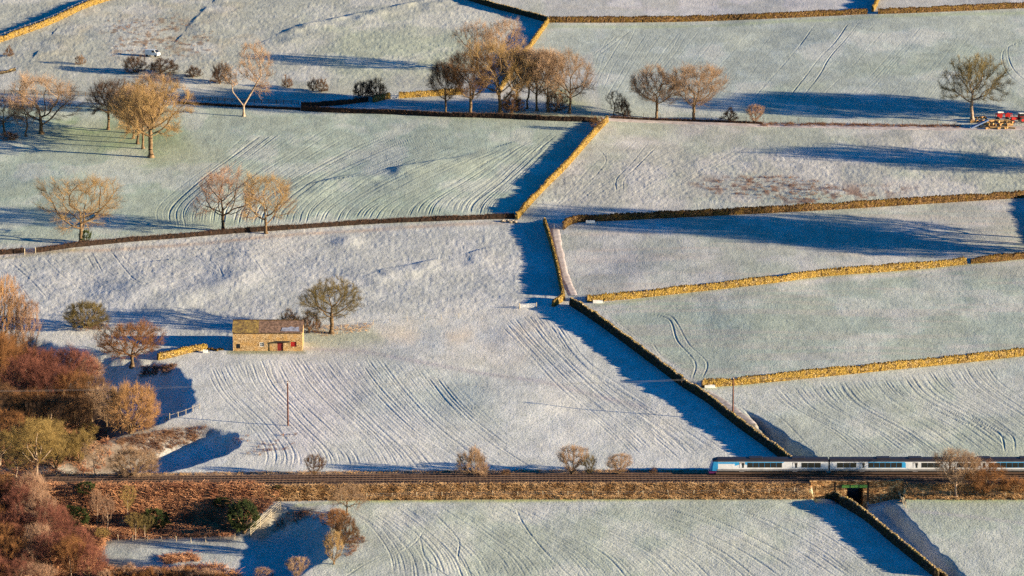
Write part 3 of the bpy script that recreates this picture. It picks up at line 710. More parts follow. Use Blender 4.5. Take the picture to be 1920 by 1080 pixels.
wall([(1281, 725), (1330, 756), (1380, 796), (1430, 832), (1470, 862), (1500, 884)], 'diagonal wall in black shade from the middle gate down behind the train', 1.7, 'wall_shaded', gaps=0.08)
wall([(1317, 726), (1400, 720), (1550, 705), (1700, 690), (1820, 678), (1950, 663)], 'long golden wall right of the middle gate, nearest above the train', 1.55)
wall([(1541, 925), (1580, 948), (1625, 976), (1680, 1022), (1730, 1062), (1775, 1098)], 'dark shaded wall below the railway leading from the bridge to the bottom edge', 1.75, 'wall_shaded', gaps=0.08)
wall([(296, 675), (320, 670), (350, 662), (388, 655)], 'low golden enclosure wall left of the stone barn', 1.35)
wall([(1962, 370), (1964, 400), (1972, 440), (1990, 478)], 'wall just beyond the right edge, seen by its blue shadow', 1.6, 'wall_shaded')
wall([(-20, 142), (10, 137), (28, 132)], 'low rubble wall at the left edge above the fence', 0.5, 'wall_shaded')

# ------------------------------------------------------------------ hedges
def hedge(pts, label, h=1.35, wd=1.1, mat='hedge', dens=55):
    P, t, s = path_xy(pts, 0.5); n = len(P); g = H(P[:, 0], P[:, 1]); L = s[-1]
    loc = np.array([*P[0], g[0]]); root = empty('hedge', loc, label, 'hedge')
    nrm = np.stack([-t[:, 1], t[:, 0]], 1)
    hv = h*(1+0.12*fbm(s/4, s*0+L, 4, 3))
    prof = [(-0.42, -0.2), (-0.42, 0.25), (-0.36, 0.75), (0.36, 0.75), (0.42, 0.25), (0.42, -0.2)]
    k = 6; V = np.zeros((n, k, 3))
    for j, (o, f) in enumerate(prof):
        V[:, j, :2] = P+nrm*(o*wd+wrng.normal(0, 0.05, n))[:, None]; V[:, j, 2] = g+f*hv+wrng.normal(0, 0.06, n)
    i = np.arange(n*k).reshape(n, k); F = np.stack([i[:-1, :-1], i[1:, :-1], i[1:, 1:], i[:-1, 1:]], -1).reshape(-1, 4)
    link('stems', np_mesh('stems', (V-loc).reshape(-1, 3), F), M['hedge_light_block'], root)  # rough dark box inside the twigs, added to block light
    m_ = int(L*dens); q = wrng.uniform(0, L, m_)
    cx = np.interp(q, s, P[:, 0]); cy = np.interp(q, s, P[:, 1]); cz = np.interp(q, s, g); ch = np.interp(q, s, hv)
    nx = np.interp(q, s, nrm[:, 0]); ny = np.interp(q, s, nrm[:, 1])
    o = wrng.uniform(-0.5, 0.5, m_)*wd; z0 = wrng.uniform(0.1, 0.8, m_)*ch
    p0 = np.stack([cx+nx*o, cy+ny*o, cz+z0], 1)
    dv = wrng.normal(0, 0.6, (m_, 3)); dv[:, 2] = np.abs(dv[:, 2])+0.45; dv /= np.linalg.norm(dv, axis=1, keepdims=True)
    ln = wrng.uniform(0.25, 0.6, m_)[:, None]
    p1 = p0+dv*ln; top = cz+ch*1.08; p1[:, 2] = np.minimum(p1[:, 2], top+wrng.uniform(-0.05, 0.12, m_))
    V, F = tubes(p0-loc, p1-loc, 0.03, 0.012, 3)
    link('twigs', np_mesh('twigs', V, F), M[mat], root)
    return root
hedge([(68, 473), (110, 467), (150, 462), (230, 454), (330, 446), (450, 436), (540, 430), (700, 419), (840, 413), (965, 409)], 'long clipped brown hedge crossing the left fields below the three roadside trees')
hedge([(-30, 478), (10, 476), (45, 473)], 'short piece of clipped brown hedge at the left edge, left of the gap')
hedge([(565, 200), (630, 197), (690, 190)], 'ragged brown hedge lit on top, left of the bushes and pale gate', 1.5, 1.3, 'hedge')
hedge([(565, 207), (640, 211), (720, 213), (830, 218), (930, 221), (1040, 226), (1120, 228)], 'long dark hedge in shade below the tall trees, running to the lane', 1.5, 1.4, 'hedge', 45)
hedge([(332, 194), (420, 199), (500, 203), (563, 206)], 'added low dark hedge in place of the shade along the long rail fence', 0.7, 0.9, 'hedge', 45)  # added hedge, makes the dark band of shade along the fence
hedge([(1145, 222), (1230, 226), (1330, 229), (1430, 233)], 'low dark strip of hedge beside the lane under the paired round trees', 0.7, 1.0, 'hedge', 45)

# ------------------------------------------------------------------ fences
def fence(pts, label, step=3.0, h=1.2, mat='wood', rails=(0.95, 0.55), rr=0.02, pr=0.06, railmat='wire', name='post_fence', jit=0.06):
    P, t, s = path_xy(pts, step, len(pts) > 2); g = H(P[:, 0], P[:, 1])
    loc = np.array([*P[0], g[0]]); root = empty(name, loc, label, 'fence')
    first = None
    for k in range(len(P)):
        hk = h*wrng.uniform(0.92, 1.1)
        if first is None:
            mb = MB(); mb.bar((0, 0, -0.3), (0, 0, h), pr, 6, pr*0.9)
            first = mb.build('post', M[mat], root); o = first
        else:
            o = first.copy(); COL.objects.link(o); o.parent = root
        o.location = (P[k, 0]-loc[0], P[k, 1]-loc[1], g[k]-loc[2]); o.scale = (1, 1, hk/h)
        o.rotation_euler = (wrng.normal(0, jit), wrng.normal(0, jit), wrng.uniform(0, 3))
    for z in rails:
        A = np.stack([P[:, 0], P[:, 1], g+z], 1)-loc
        V, F = tubes(A[:-1], A[1:], rr, rr, 4)
        link('rail' if rr > 0.025 else 'wire_strand', np_mesh('rail', V, F), M[railmat], root)
    return root
fence([(-10, 80), (90, 44), (160, 12), (230, -10)], 'line of pale posts standing along the golden top left wall', 2.6, 2.0, 'wood_pale', (1.85,), 0.015, 0.075)
fence([(-20, 176), (60, 178), (150, 180), (330, 188), (450, 193), (560, 197)], 'long dark post and rail fence behind the left upper trees', 2.0, 1.25, 'wood_dark', (1.15, 0.8, 0.45), 0.07, 0.09, 'wood_dark', 'rail_fence')
fence([(1110, 219), (1250, 223), (1420, 229), (1560, 232), (1790, 236)], 'thin stake fence behind the lane under the paired round trees', 4.5, 1.25, 'wood_dark', (1.1,), 0.015, 0.06)
fence([(640, 938), (760, 934), (960, 932), (1200, 931), (1400, 928), (1525, 925)], 'post and wire fence at the foot of the grassy railway bank', 4.8, 1.2, 'wood_pale', (1.05, 0.7), 0.012, 0.07)
fence([(1690, 930), (1760, 931), (1850, 932), (1990, 933)], 'post and wire fence at the foot of the bank right of the bridge', 4.8, 1.2, 'wood_pale', (1.05, 0.7), 0.012, 0.07)
fence([(203, 824), (235, 812), (300, 792), (345, 778), (374, 766)], 'leaning stake fence along the brow above the wooded gully', 2.2, 1.2, 'wood_pale', (0.9,), 0.02, 0.07, 'wood_pale', 'post_fence', 0.12)
fence([(222, 1013), (270, 1015), (320, 1016), (380, 1017), (440, 1012)], 'row of stakes below the bracken bank at the bottom left', 2.6, 1.1, 'wood_pale', (0.9,), 0.012, 0.07)
fence([(470, 1006), (498, 980), (526, 956)], 'pale four rail wooden fence running down from the railway bank', 2.4, 1.95, 'wood_pale', (1.85, 1.4, 0.95, 0.5), 0.055, 0.08, 'wood_pale', 'rail_fence', 0.02)
fence([(640, 618), (690, 610), (760, 603), (860, 596)], 'faint wire fence right of the barn tree', 3.5, 1.1, 'wood_pale', (0.95,), 0.012, 0.05)
fence([(1495, 933), (1530, 918), (1540, 914)], 'low rail fence climbing to the left end of the stone bridge', 1.6, 1.1, 'wood', (1.0, 0.65, 0.3), 0.045, 0.07, 'wood', 'rail_fence')
fence([(1546, 918), (1560, 926), (1580, 938)], 'rail fence on the wall below the left bridge face', 1.5, 1.1, 'wood', (1.0, 0.65, 0.3), 0.045, 0.07, 'wood', 'rail_fence')
fence([(1628, 936), (1650, 930), (1668, 921)], 'rail fence below the right bridge face', 1.6, 1.3, 'wood', (1.2, 0.85, 0.5, 0.2), 0.05, 0.07, 'wood', 'rail_fence')
fence([(1650, 943), (1667, 935)], 'broken pair of rails standing in the sunken lane', 2.0, 1.0, 'wood_pale', (0.85, 0.3), 0.06, 0.08, 'wood_pale', 'rail_fence')
fence([(1680, 920), (1688, 938), (1698, 952)], 'pale fence at the right side of the lane mouth', 1.6, 1.2, 'wood_pale', (1.0, 0.6), 0.045, 0.08, 'wood_pale', 'rail_fence')

# ------------------------------------------------------------------ gates and troughs
def gate(a, b, label, mat='galv', h=1.25, bars=6, cat='gate'):
    A, B = ground([a, b]); A = A.copy(); B = B.copy()
    loc = A; d = B-A; L = float(np.hypot(d[0], d[1])); rz = math.atan2(d[1], d[0]); dz = d[2]
    root = empty('field_gate', loc, label, cat, None, rz)
    fr = MB(); r = 0.035
    for k in range(bars):
        z = 0.15+(h-0.15)*k/(bars-1); fr.bar((0.1, 0, z), (L-0.1, 0, z+dz), r)
    for f in (0.03, 0.5, 0.97): fr.bar((L*f, 0, 0.15+dz*f), (L*f, 0, h+dz*f), r*1.2)
    fr.bar((0.1, 0.02, 0.15), (L*0.5, 0.02, h+dz/2), r*0.9); fr.bar((L-0.1, 0.02, 0.15+dz), (L*0.5, 0.02, h+dz/2), r*0.9)
    fr.build('gate_frame', M[mat], root)
    for x, zz in ((-0.1, 0), (L+0.1, dz)):
        p = MB(); p.box(x-0.09, x+0.09, -0.09, 0.09, -0.3+zz, h+0.25+zz); p.build('gate_post', M['wood_pale' if mat != 'galv' else 'wood_dark'], root, bevel=0.02)
    return root
gate((733, 186), (747, 185), 'pale five bar gate in the golden wall beside the dark round bushes', 'white', 1.4)
gate((1022, 428), (1056, 431), 'upper steel gate across the walled path, below the hedge corner', 'galv', 1.35, 7)
gate((1060, 564), (1098, 565), 'lower steel gate at the foot of the walled path', 'galv', 1.35, 7)
gate((1284, 725), (1315, 727), 'middle steel gate between the diagonal wall and the golden wall', 'galv', 1.35, 7)
gate((975, 579), (1005, 578), 'small white gate standing alone in the frosty field at the shadow edge', 'white', 1.1)
gate((47, 477), (66, 475), 'dark gate in the gap of the left hedge', 'wood_dark', 1.2)

def trough(p, label, L=2.2, mat='white'):
    P = ground([p])[0]; root = empty('water_trough', P, label, 'trough', 'white water troughs')
    mb = MB(); Wd, Ht, T = 0.7, 0.6, 0.07
    mb.box(-L/2, L/2, -Wd/2, -Wd/2+T, 0, Ht); mb.box(-L/2, L/2, Wd/2-T, Wd/2, 0, Ht)
    mb.box(-L/2, -L/2+T, -Wd/2+T, Wd/2-T, 0, Ht); mb.box(L/2-T, L/2, -Wd/2+T, Wd/2-T, 0, Ht); mb.box(-L/2+T, L/2-T, -Wd/2+T, Wd/2-T, 0, 0.12)
    mb.build('basin', M[mat], root)
    ic = MB(); ic.box(-L/2+T+0.005, L/2-T-0.005, -Wd/2+T+0.005, Wd/2-T-0.005, 0.4, 0.45); ic.build('ice', M['frost_roof'], root)
    return root
trough((1107, 418), 'white water trough by the long brown wall near the upper steel gate')
trough((1121, 568), 'white water trough under the golden wall near the lower steel gate')
trough((1331, 727), 'white water trough under the golden wall near the middle steel gate')
trough((385, 661), 'small pale trough at the end of the barn enclosure wall', 1.0)

def boulder(p, r, label, group, mat='stone_pale'):
    P = ground([p])[0]
    bm = bmesh.new(); bmesh.ops.create_icosphere(bm, subdivisions=2, radius=r)
    k = wrng.uniform(0, 99)
    for v in bm.verts:
        f = 1+0.35*float(vnoise(np.array([v.co.x/r*1.3+k]), np.array([v.co.y/r*1.3+v.co.z/r]), 3)[0]); v.co *= f; v.co.z *= 0.7
    me = bpy.data.meshes.new('boulder'); bm.to_mesh(me); bm.free()
    return tag(link('boulder', me, M[mat], None, (P[0], P[1], P[2]+r*0.3)), label, 'stone', group)
for k in range(7): boulder((942+k*4+wrng.uniform(-2, 2), 417+wrng.uniform(-2, 2)), wrng.uniform(0.3, 0.6), 'pale stone in the small heap at the hedge end by the steep golden wall', 'heap of pale stones')
for k in range(6): boulder((392+k*5, 656+wrng.uniform(-2, 2)), wrng.uniform(0.3, 0.5), 'rusty brown stone tumbled between the enclosure wall and barn', 'tumbled stones by the barn', 'wall_brown')

# ------------------------------------------------------------------ bare winter trees
def grow(seed, crown, n_att, trunk, step=0.5, infl=3.2, kill=0.9, stems=None, iters=110):
    """space colonisation: crown(rng, n) gives attraction points; trunk = list of starting polylines"""
    g = np.random.default_rng(seed); A = crown(g, n_att)
    pos = []; par = []
    for line in trunk:
        prev = -1 if not pos or line[0] is None else line[0]
        pts = line[1]
        for p in pts:
            pos.append(np.array(p, float)); par.append(prev); prev = len(pos)-1
    pos = [*pos]
    alive = np.ones(len(A), bool)
    P = np.array(pos)
    near = np.full(len(A), 1e9); who = np.zeros(len(A), int)
    def upd(i0):
        Q = P[i0:]
        d = np.linalg.norm(A[:, None]-Q[None], axis=2); j = d.argmin(1); dm = d[np.arange(len(A)), j]
        b = dm < near; near[b] = dm[b]; who[b] = j[b]+i0
    upd(0)
    for it in range(iters):
        m = alive & (near < (infl if it > 6 else 99))
        if not m.any(): break
        ids = np.unique(who[m]); new = []
        for i in ids:
            v = A[m & (who == i)]-P[i]; v /= np.linalg.norm(v, axis=1, keepdims=True)+1e-9
            d = v.sum(0)+g.normal(0, 0.25, 3)
            # keep on in the parent's direction a little
            if par[i] >= 0:
                pd = P[i]-P[par[i]]; d = d/(np.linalg.norm(d)+1e-9)+0.35*pd/(np.linalg.norm(pd)+1e-9)
            d /= np.linalg.norm(d)+1e-9
            new.append(P[i]+d*step); par.append(int(i))
        i0 = len(P); P = np.concatenate([P, np.array(new)]); upd(i0)
        alive &= near > kill
        if len(P) > 5000: break
    return P, np.array(par), g

def tree_mesh(name, P, par, g, tip_r=0.022, expo=2.12, tw_n=5, tw_len=(0.5, 1.3), tw_r=0.016, outw=0.6, up=0.25, cen=(0, 0, 7), thin=0.06, sub=3):
    n = len(P); rad = np.zeros(n); kids = np.zeros(n, int)
    for i in range(n-1, -1, -1):
        rad[i] = rad[i]**(1/expo) if rad[i] > 0 else tip_r
        if par[i] >= 0: rad[par[i]] += rad[i]**expo; kids[par[i]] += 1
    e = np.where(par >= 0)[0]
    # root flare
    low = np.clip(1.3-P[:, 2], 0, 1.3)/1.3; rr = rad*(1+0.9*low**2)*np.where(rad > thin, 1.3, 1.0)
    big = e[rad[e] > thin]; small = e[rad[e] <= thin]
    V, F = tubes(P[par[big]], P[big], rr[par[big]]*1.0, rr[big], 7)
    trunk = np_mesh(name+'_trunk', V, F, True)
    segs = [(P[par[small]], P[small], np.minimum(rr[par[small]], rr[small]*1.5), rr[small])]
    # twigs fan out from every thin node
    nod = np.where(rad < thin*0.8)[0]; nod = nod[par[nod] >= 0]
    src = np.repeat(nod, tw_n); m = len(src)
    d0 = P[src]-P[par[src]]; d0 /= np.linalg.norm(d0, axis=1, keepdims=True)+1e-9
    rad_dir = P[src]-np.array(cen); rad_dir /= np.linalg.norm(rad_dir, axis=1, keepdims=True)+1e-9
    d = d0*0.5+rad_dir*outw+g.normal(0, 0.5, (m, 3)); d[:, 2] += up; d /= np.linalg.norm(d, axis=1, keepdims=True)
    ln = g.uniform(*tw_len, m)[:, None]
    st = P[src]+(P[par[src]]-P[src])*g.uniform(0, 1, (m, 1))
    mid = st+d*ln*0.55; d2 = d+g.normal(0, 0.25, (m, 3)); d2[:, 2] += 0.15; end = mid+d2*ln*0.5
    segs += [(st, mid, np.full(m, tw_r), np.full(m, tw_r*0.8)), (mid, end, np.full(m, tw_r*0.8), np.full(m, tw_r*0.35))]
    for _ in range(sub):
        d3 = d+g.normal(0, 0.6, (m, 3)); e3 = mid+d3*ln*g.uniform(0.3, 0.6, (m, 1))
        segs.append((mid, e3, np.full(m, tw_r*0.7), np.full(m, tw_r*0.35)))
    V, F = tubes(np.concatenate([s[0] for s in segs]), np.concatenate([s[1] for s in segs]), np.concatenate([s[2] for s in segs]), np.concatenate([s[3] for s in segs]), 3)
    crown = np_mesh(name+'_crown', V, F, True)
    allp = np.concatenate([P, end]); q = np.percentile(allp[:, 2], 99.7); hw = np.percentile(np.abs(allp[:, 0]), 98.5)
    return dict(trunk=trunk, crown=crown, h=float(q), w=float(2*hw), nt=len(F))

def ell(c, r, shell=0.35, cut=None, lumps=0.25):
    def f(g, n):
        v = g.normal(0, 1, (n*2, 3)); v /= np.linalg.norm(v, axis=1, keepdims=True)
        k = g.uniform(0, 99); lum = 1+lumps*fbm(v[:, 0]*1.7+k, v[:, 1]*1.7+v[:, 2]*1.3, 5, 2)
        rr = (shell+(1-shell)*g.uniform(0, 1, n*2))**(1/2.2)*lum
        p = np.array(c)+v*rr[:, None]*np.array(r)
        if cut is not None: p = p[p[:, 2] > cut]
        return p[:n]
    return f
def vase(h0, h1, r0, r1, lumps=0.42):
    def f(g, n):
        z = g.uniform(0, 1, n)**0.75; a = g.uniform(0, 2*math.pi, n)
        prof = r0+(r1-r0)*np.sin(np.clip(z*1.15, 0, 1)*math.pi/2); prof = np.where(z > 0.72, prof*np.sqrt(np.clip(1-((z-0.72)/0.33)**2, 0.03, 1)), prof)
        q = prof*np.sqrt(g.uniform(0.12, 1, n))*(1+lumps*vnoise(a*1.5, z*4, 3))
        return np.stack([q*np.cos(a), q*np.sin(a), h0+(h1-h0)*z], 1)
    return f
def stem(h, lean=0.0, wob=0.12, seed=0, step=0.5):
    g = np.random.default_rng(seed); p = [np.zeros(3)-np.array([0, 0, 0.4])]; k = int(h/step)
    for i in range(k): p.append(p[-1]+np.array([lean*step+g.normal(0, wob*step), g.normal(0, wob*step), step]))
    return [(None, p)]
def multi(n, h, spread, seed):
    g = np.random.default_rng(seed); out = [(None, [np.array([0, 0, -0.4]), np.array([0, 0, 0.05])])]
    for i in range(n):
        a = 2*math.pi*(i+g.uniform(-.3, .3))/n; p = np.array([0, 0, 0.05]); L = []
        for k in range(int(h/0.4)):
            p = p+np.array([math.cos(a)*spread, math.sin(a)*spread, 0.4]); p = p+g.normal(0, 0.05, 3); L.append(p)
        out.append((1, L))
    return out

TR = {}
def variant(kind, *a, **k): TR.setdefault(kind, []).append(tree_mesh(kind, *a, **k))
for sdd in (1, 2, 3):
    P, par, g = grow(sdd, ell((0, 0, 9.0), (5.6, 5.6, 5.0), cut=3.4, shell=0.2), 1150, stem(3.4, seed=sdd), kill=0.85); variant('round', P, par, g, cen=(0, 0, 5), tw_n=5, tw_len=(0.6, 1.7), tw_r=0.0175)
for sdd in (4, 5):
    P, par, g = grow(sdd, ell((0, 0, 8.0), (6.6, 6.6, 5.0), cut=2.8, lumps=0.4, shell=0.25), 620, stem(3.0, lean=0.08, seed=sdd), kill=1.05, step=0.55); variant('open', P, par, g, cen=(0, 0, 5), tw_n=6, tw_len=(0.7, 1.8), tw_r=0.0145, tip_r=0.03)
for sdd in (6, 7, 20):
    P, par, g = grow(sdd, vase(3.4, 14.0, 1.2, 5.6), 820, stem(3.6, lean=0.04*(-1)**sdd, seed=sdd), kill=0.85); variant('vase', P, par, g, cen=(0, 0, 2), tw_n=5, up=0.35, tw_len=(0.8, 2.0), tw_r=0.017)
for sdd in (8, 9):
    P, par, g = grow(sdd, vase(4.0, 15.0, 0.8, 3.0, 0.4), 420, stem(4.5, lean=0.03, seed=sdd)); variant('slim', P, par, g, cen=(0, 0, 4), tw_n=6, up=0.35, tw_len=(0.5, 1.2))
for sdd in (31, 32):
    P, par, g = grow(sdd, ell((0, 0, 8.9), (6.0, 6.0, 5.0), cut=4.0, shell=0.15, lumps=0.4), 1400, stem(3.8, seed=sdd), kill=0.75, step=0.45); variant('oak', P, par, g, cen=(0, 0, 5), tw_n=5, tw_len=(0.5, 1.2), tw_r=0.015)
for sdd in (21, 22):
    P, par, g = grow(sdd, ell((0, 0, 5.2), (6.2, 6.2, 3.9), cut=2.2, shell=0.2, lumps=0.3), 1000, stem(1.8, lean=0.1, seed=sdd), kill=0.8); variant('spread', P, par, g, cen=(0, 0, 2), tw_n=6, tw_len=(0.5, 1.2))
for sdd in (23, 24):
    P, par, g = grow(sdd, ell((0, 0, 3.0), (4.6, 4.6, 3.4), cut=0.3, shell=0.25), 900, multi(7, 1.2, 0.3, sdd), step=0.4, kill=0.65, infl=2.4); variant('dome', P, par, g, cen=(0, 0, 0.4), tw_n=7, tw_len=(0.45, 1.1), tw_r=0.016, thin=0.05)
for sdd in (10, 11, 25):
    P, par, g = grow(sdd, ell((0, 0, 2.1), (3.4, 3.4, 2.3), cut=0.1, shell=0.2, lumps=0.55), 560, multi(6, 1.2, 0.25, sdd), step=0.35, kill=0.55, infl=2.2); variant('bush', P, par, g, cen=(0, 0, 0.6), tw_n=7, tw_len=(0.4, 1.0), tw_r=0.016, thin=0.05)
for sdd in (12, 13, 26):
    P, par, g = grow(sdd, ell((0, 0, 1.6), (2.3, 2.3, 2.0), cut=0.1, shell=0.2, lumps=0.6), 420, multi(5, 0.8, 0.2, sdd), step=0.35, kill=0.6, infl=2.2); variant('thorn', P, par, g, cen=(0, 0, 0.4), tw_n=7, tw_len=(0.4, 0.9), tw_r=0.016, thin=0.05)
for sdd in (14, 15):
    P, par, g = grow(sdd, vase(0.6, 6.0, 0.9, 3.0), 420, multi(5, 1.6, 0.14, sdd), step=0.4, kill=0.65, infl=2.5); variant('shrub', P, par, g, cen=(0, 0, -1), tw_n=7, up=0.4, tw_len=(0.45, 1.1), tw_r=0.015, thin=0.05)
# a forked, half ruined tree
P, par, g = grow(16, lambda g, n: np.concatenate([ell((2.6, 0, 10.2), (3.6, 3.4, 4.2))(g, n*2//3), ell((-2.4, 0, 7.6), (2.2, 2.2, 2.2))(g, n//5), ell((3.8, 0, 5.6), (2.2, 2.0, 1.6))(g, n//8)]), 980,
                 [(None, [np.array([0, 0, -0.4+0.5*i]) for i in range(6)]), (5, [np.array([0.3*i, 0.05*i, 2.1+0.47*i]) for i in range(1, 13)]), (5, [np.array([-0.36*i, -0.05*i, 2.1+0.45*i]) for i in range(1, 7)])])
variant('forked', P, par, g, cen=(1, 0, 5), tw_n=5)
# evergreen gorse: a bush with dense short green shoots
P, par, g = grow(17, ell((0, 0, 1.7), (2.4, 2.4, 1.7), cut=0.1, shell=0.5), 420, multi(6, 0.8, 0.2, 3), step=0.35, kill=0.5, infl=2.0)
variant('gorse', P, par, g, cen=(0, 0, 0.2), tw_n=11, tw_len=(0.2, 0.5), tw_r=0.03, thin=0.05)

trng = random.Random(3)
USED = {}
def plant(x, y, hpx, wpx, kind, crown, label, group=None, trunk='bark', rot=None, cat=None, name=None, P=None, v=None):
    """one tree: base at the photo pixel, height and width in photo pixels"""
    if P is None: P = ground([(x, y)])[0]
    dep = (np.array(P)-CAM)@FW; sc = FPX/dep
    var = TR[kind]; i = USED.get(kind, 0); USED[kind] = i+1; tv = var[(i if v is None else v) % len(var)]
    hm = hpx/sc/math.cos(PITCH); wm = wpx/sc
    small = kind in ('dome', 'bush', 'thorn', 'shrub', 'gorse')
    root = empty(name or ('gorse_bush' if kind == 'gorse' else 'bare_shrub' if small else 'bare_tree'), (P[0], P[1], P[2]-0.05), label,
                 cat or ('bush' if small else 'tree'), group, trng.uniform(0, 6.28) if rot is None else rot)
    a = wm*(1.0 if small else 1.08)/tv['w']; root.scale = (a, a, hm/tv['h'])
    for part, mt in (('trunk', M[trunk]), ('crown', M[crown])):
        o = bpy.data.objects.new(part, tv[part]); COL.objects.link(o); o.parent = root
        if not tv[part].materials: tv[part].materials.append(None)
        o.material_slots[0].link = 'OBJECT'; o.material_slots[0].material = mt
    return root

T = plant
# top left
T(17, 105, 22, 22, 'thorn', 'twig_brown', 'lone small round thorn bush at the left edge just below the golden top wall')
T(151, 121, 20, 22, 'thorn', 'twig_tan', 'small pale thorn bush alone on the rushy slope left of the white van')
T(252, 136, 34, 44, 'bush', 'twig_dark', 'dark wide bush directly below the white van')
T(302, 138, 30, 60, 'bush', 'twig_dark', 'low broad dark bush just right of the wide one below the white van')
T(362, 145, 22, 32, 'thorn', 'twig_dark', 'small dark round bush right of the pair below the white van')
T(412, 157, 42, 42, 'bush', 'twig_dark', 'dark spiky bush immediately left of the forked tree')
T(457, 218, 140, 100, 'forked', 'twig_tan', 'big forked tree with two pale limbs, alone beside the long rail fence', None, 'bark_pale', 0.0)
T(540, 164, 26, 24, 'thorn', 'twig_brown', 'small dark bush just right of the forked tree')
T(586, 170, 26, 22, 'thorn', 'twig_dark', 'left, darker one of two small bushes in a shadow band, midway to the pale gate')
T(603, 172, 27, 22, 'thorn', 'twig_brown', 'right, browner one of two small bushes in a shadow band, midway to the pale gate')
T(680, 188, 40, 40, 'bush', 'twig_dark', 'dark round bush, left of the two by the pale gate')
T(708, 186, 42, 40, 'bush', 'twig_brown', 'round bush with sunlit brown top, right of the two by the pale gate')
T(78, 251, 116, 128, 'open', 'twig_tan', 'pinkish spreading bare tree near the left edge, before the rail fence')
T(50, 256, 70, 62, 'slim', 'twig_tan', 'thin leaning tree at the left edge, in front of the pinkish spreading tree')
T(8, 248, 70, 80, 'open', 'twig_brown', 'brown bare tree cut by the left edge beside the rail fence')
T(20, 262, 16, 40, 'bush', 'twig_rust', 'low rusty scrub at the left edge under the bare trees')
T(203, 243, 98, 92, 'oak', 'twig_dark', 'dense dark grey bare tree left of the golden round row')
for k, (x, y, h) in enumerate([(240, 249, 92), (251, 260, 100), (259, 270, 108), (268, 279, 116)]):
    T(x, y, h, 80, 'round', 'twig_tan', ['rearmost trunk of the golden row of trees at upper left', 'second trunk from the back in the golden row of trees', 'middle trunk of the golden row, lit on its right side', 'trunk just behind the front round tree of the golden row'][k], 'row of golden round trees')
T(283, 295, 150, 112, 'oak', 'twig_gold', 'front golden round tree with a dense crown, at the end of the row', 'row of golden round trees')
T(290, 215, 80, 80, 'vase', 'twig_tan', 'pale upright tree whose top shows behind the golden row', 'row of golden round trees')
# centre group by the lane
T(836, 213, 98, 78, 'vase', 'twig_dark', 'dark thin tree at the left end of the tall central group')
T(883, 216, 122, 110, 'vase', 'twig_brown', 'brown fan shaped tree second from the left in the tall central group')
T(938, 212, 140, 118, 'open', 'twig_gold', 'large golden tree with thick lit limbs in the middle of the central group')
T(893, 132, 96, 80, 'open', 'twig_tan', 'pale tall tree rising behind the central group, left of two')
T(940, 134, 100, 76, 'open', 'twig_tan', 'pale tall tree rising behind the central group, right of two')
T(970, 202, 114, 76, 'vase', 'twig_gold', 'slender golden tree right of the large golden one in the central group')
T(988, 204, 112, 66, 'slim', 'twig_tan', 'slim dark stemmed tree in the right half of the central group')
T(1007, 208, 120, 86, 'vase', 'twig_tan', 'forked tan tree in the right half of the central group')
T(1027, 210, 120, 88, 'vase', 'twig_tan', 'tan tree second from the right end of the central group')
T(1068, 213, 124, 100, 'open', 'twig_tan', 'wide tan tree at the right end of the central group')
T(1043, 208, 40, 42, 'bush', 'twig_brown', 'low brown bush between the two right trees of the central group')
T(960, 212, 40, 50, 'bush', 'twig_brown', 'low brown scrub under the large golden tree of the central group')
T(1120, 247, 30, 30, 'shrub', 'twig_brown', 'brown bush growing at the top of the steep golden wall')
T(1152, 217, 48, 32, 'slim', 'twig_dark', 'dark ivy tangled small tree at the lane corner, taller of two')
T(1169, 219, 38, 32, 'bush', 'twig_dark', 'dark rounded small tree at the lane corner, lower of two')
T(1230, 225, 104, 100, 'round', 'twig_tan', 'round bare tree beside the lane, darker left one of a pair')
T(1302, 227, 108, 118, 'vase', 'twig_tan', 'round bare tree beside the lane, golden right one of a pair')
T(1368, 226, 28, 38, 'thorn', 'twig_dark', 'small dark bush on the lane right of the paired trees')
T(1415, 232, 38, 36, 'shrub', 'twig_pink', 'small reddish bush on the lane, farthest right from the paired trees')
T(1823, 228, 122, 120, 'oak', 'twig_olive', 'lone olive brown tree at the right edge by the scrap heap', None, 'bark_pale')
# left middle
T(152, 458, 134, 130, 'open', 'twig_gold', 'golden spreading tree with an ivy clad trunk at the left end of the long hedge', None, 'bark')
T(418, 433, 124, 116, 'open', 'twig_pink', 'twisted dark limbed tree behind the long hedge, left of a pair', None, 'bark_dark')
T(499, 438, 118, 96, 'open', 'twig_gold', 'pale golden tree in front of the long hedge, right of a pair')
T(160, 456, 26, 22, 'gorse', 'gorse_green', 'dark ivy clump hugging the base of the golden tree on the hedge', name='ivy_clump')
# barn
T(622, 625, 108, 100, 'oak', 'twig_olive', 'dense olive tree just right of the stone barn')
T(545, 622, 42, 46, 'bush', 'twig_tan', 'small tan bush peeping over the barn roof')
T(580, 624, 44, 40, 'bush', 'twig_brown', 'brown bush between the barn and its olive tree')
T(160, 615, 52, 92, 'dome', 'twig_olive', 'large domed olive bush alone at the top of the wooded gully')
T(247, 687, 88, 114, 'spread', 'twig_rust', 'wide low rusty tree left of the enclosure wall', None, 'bark', None)
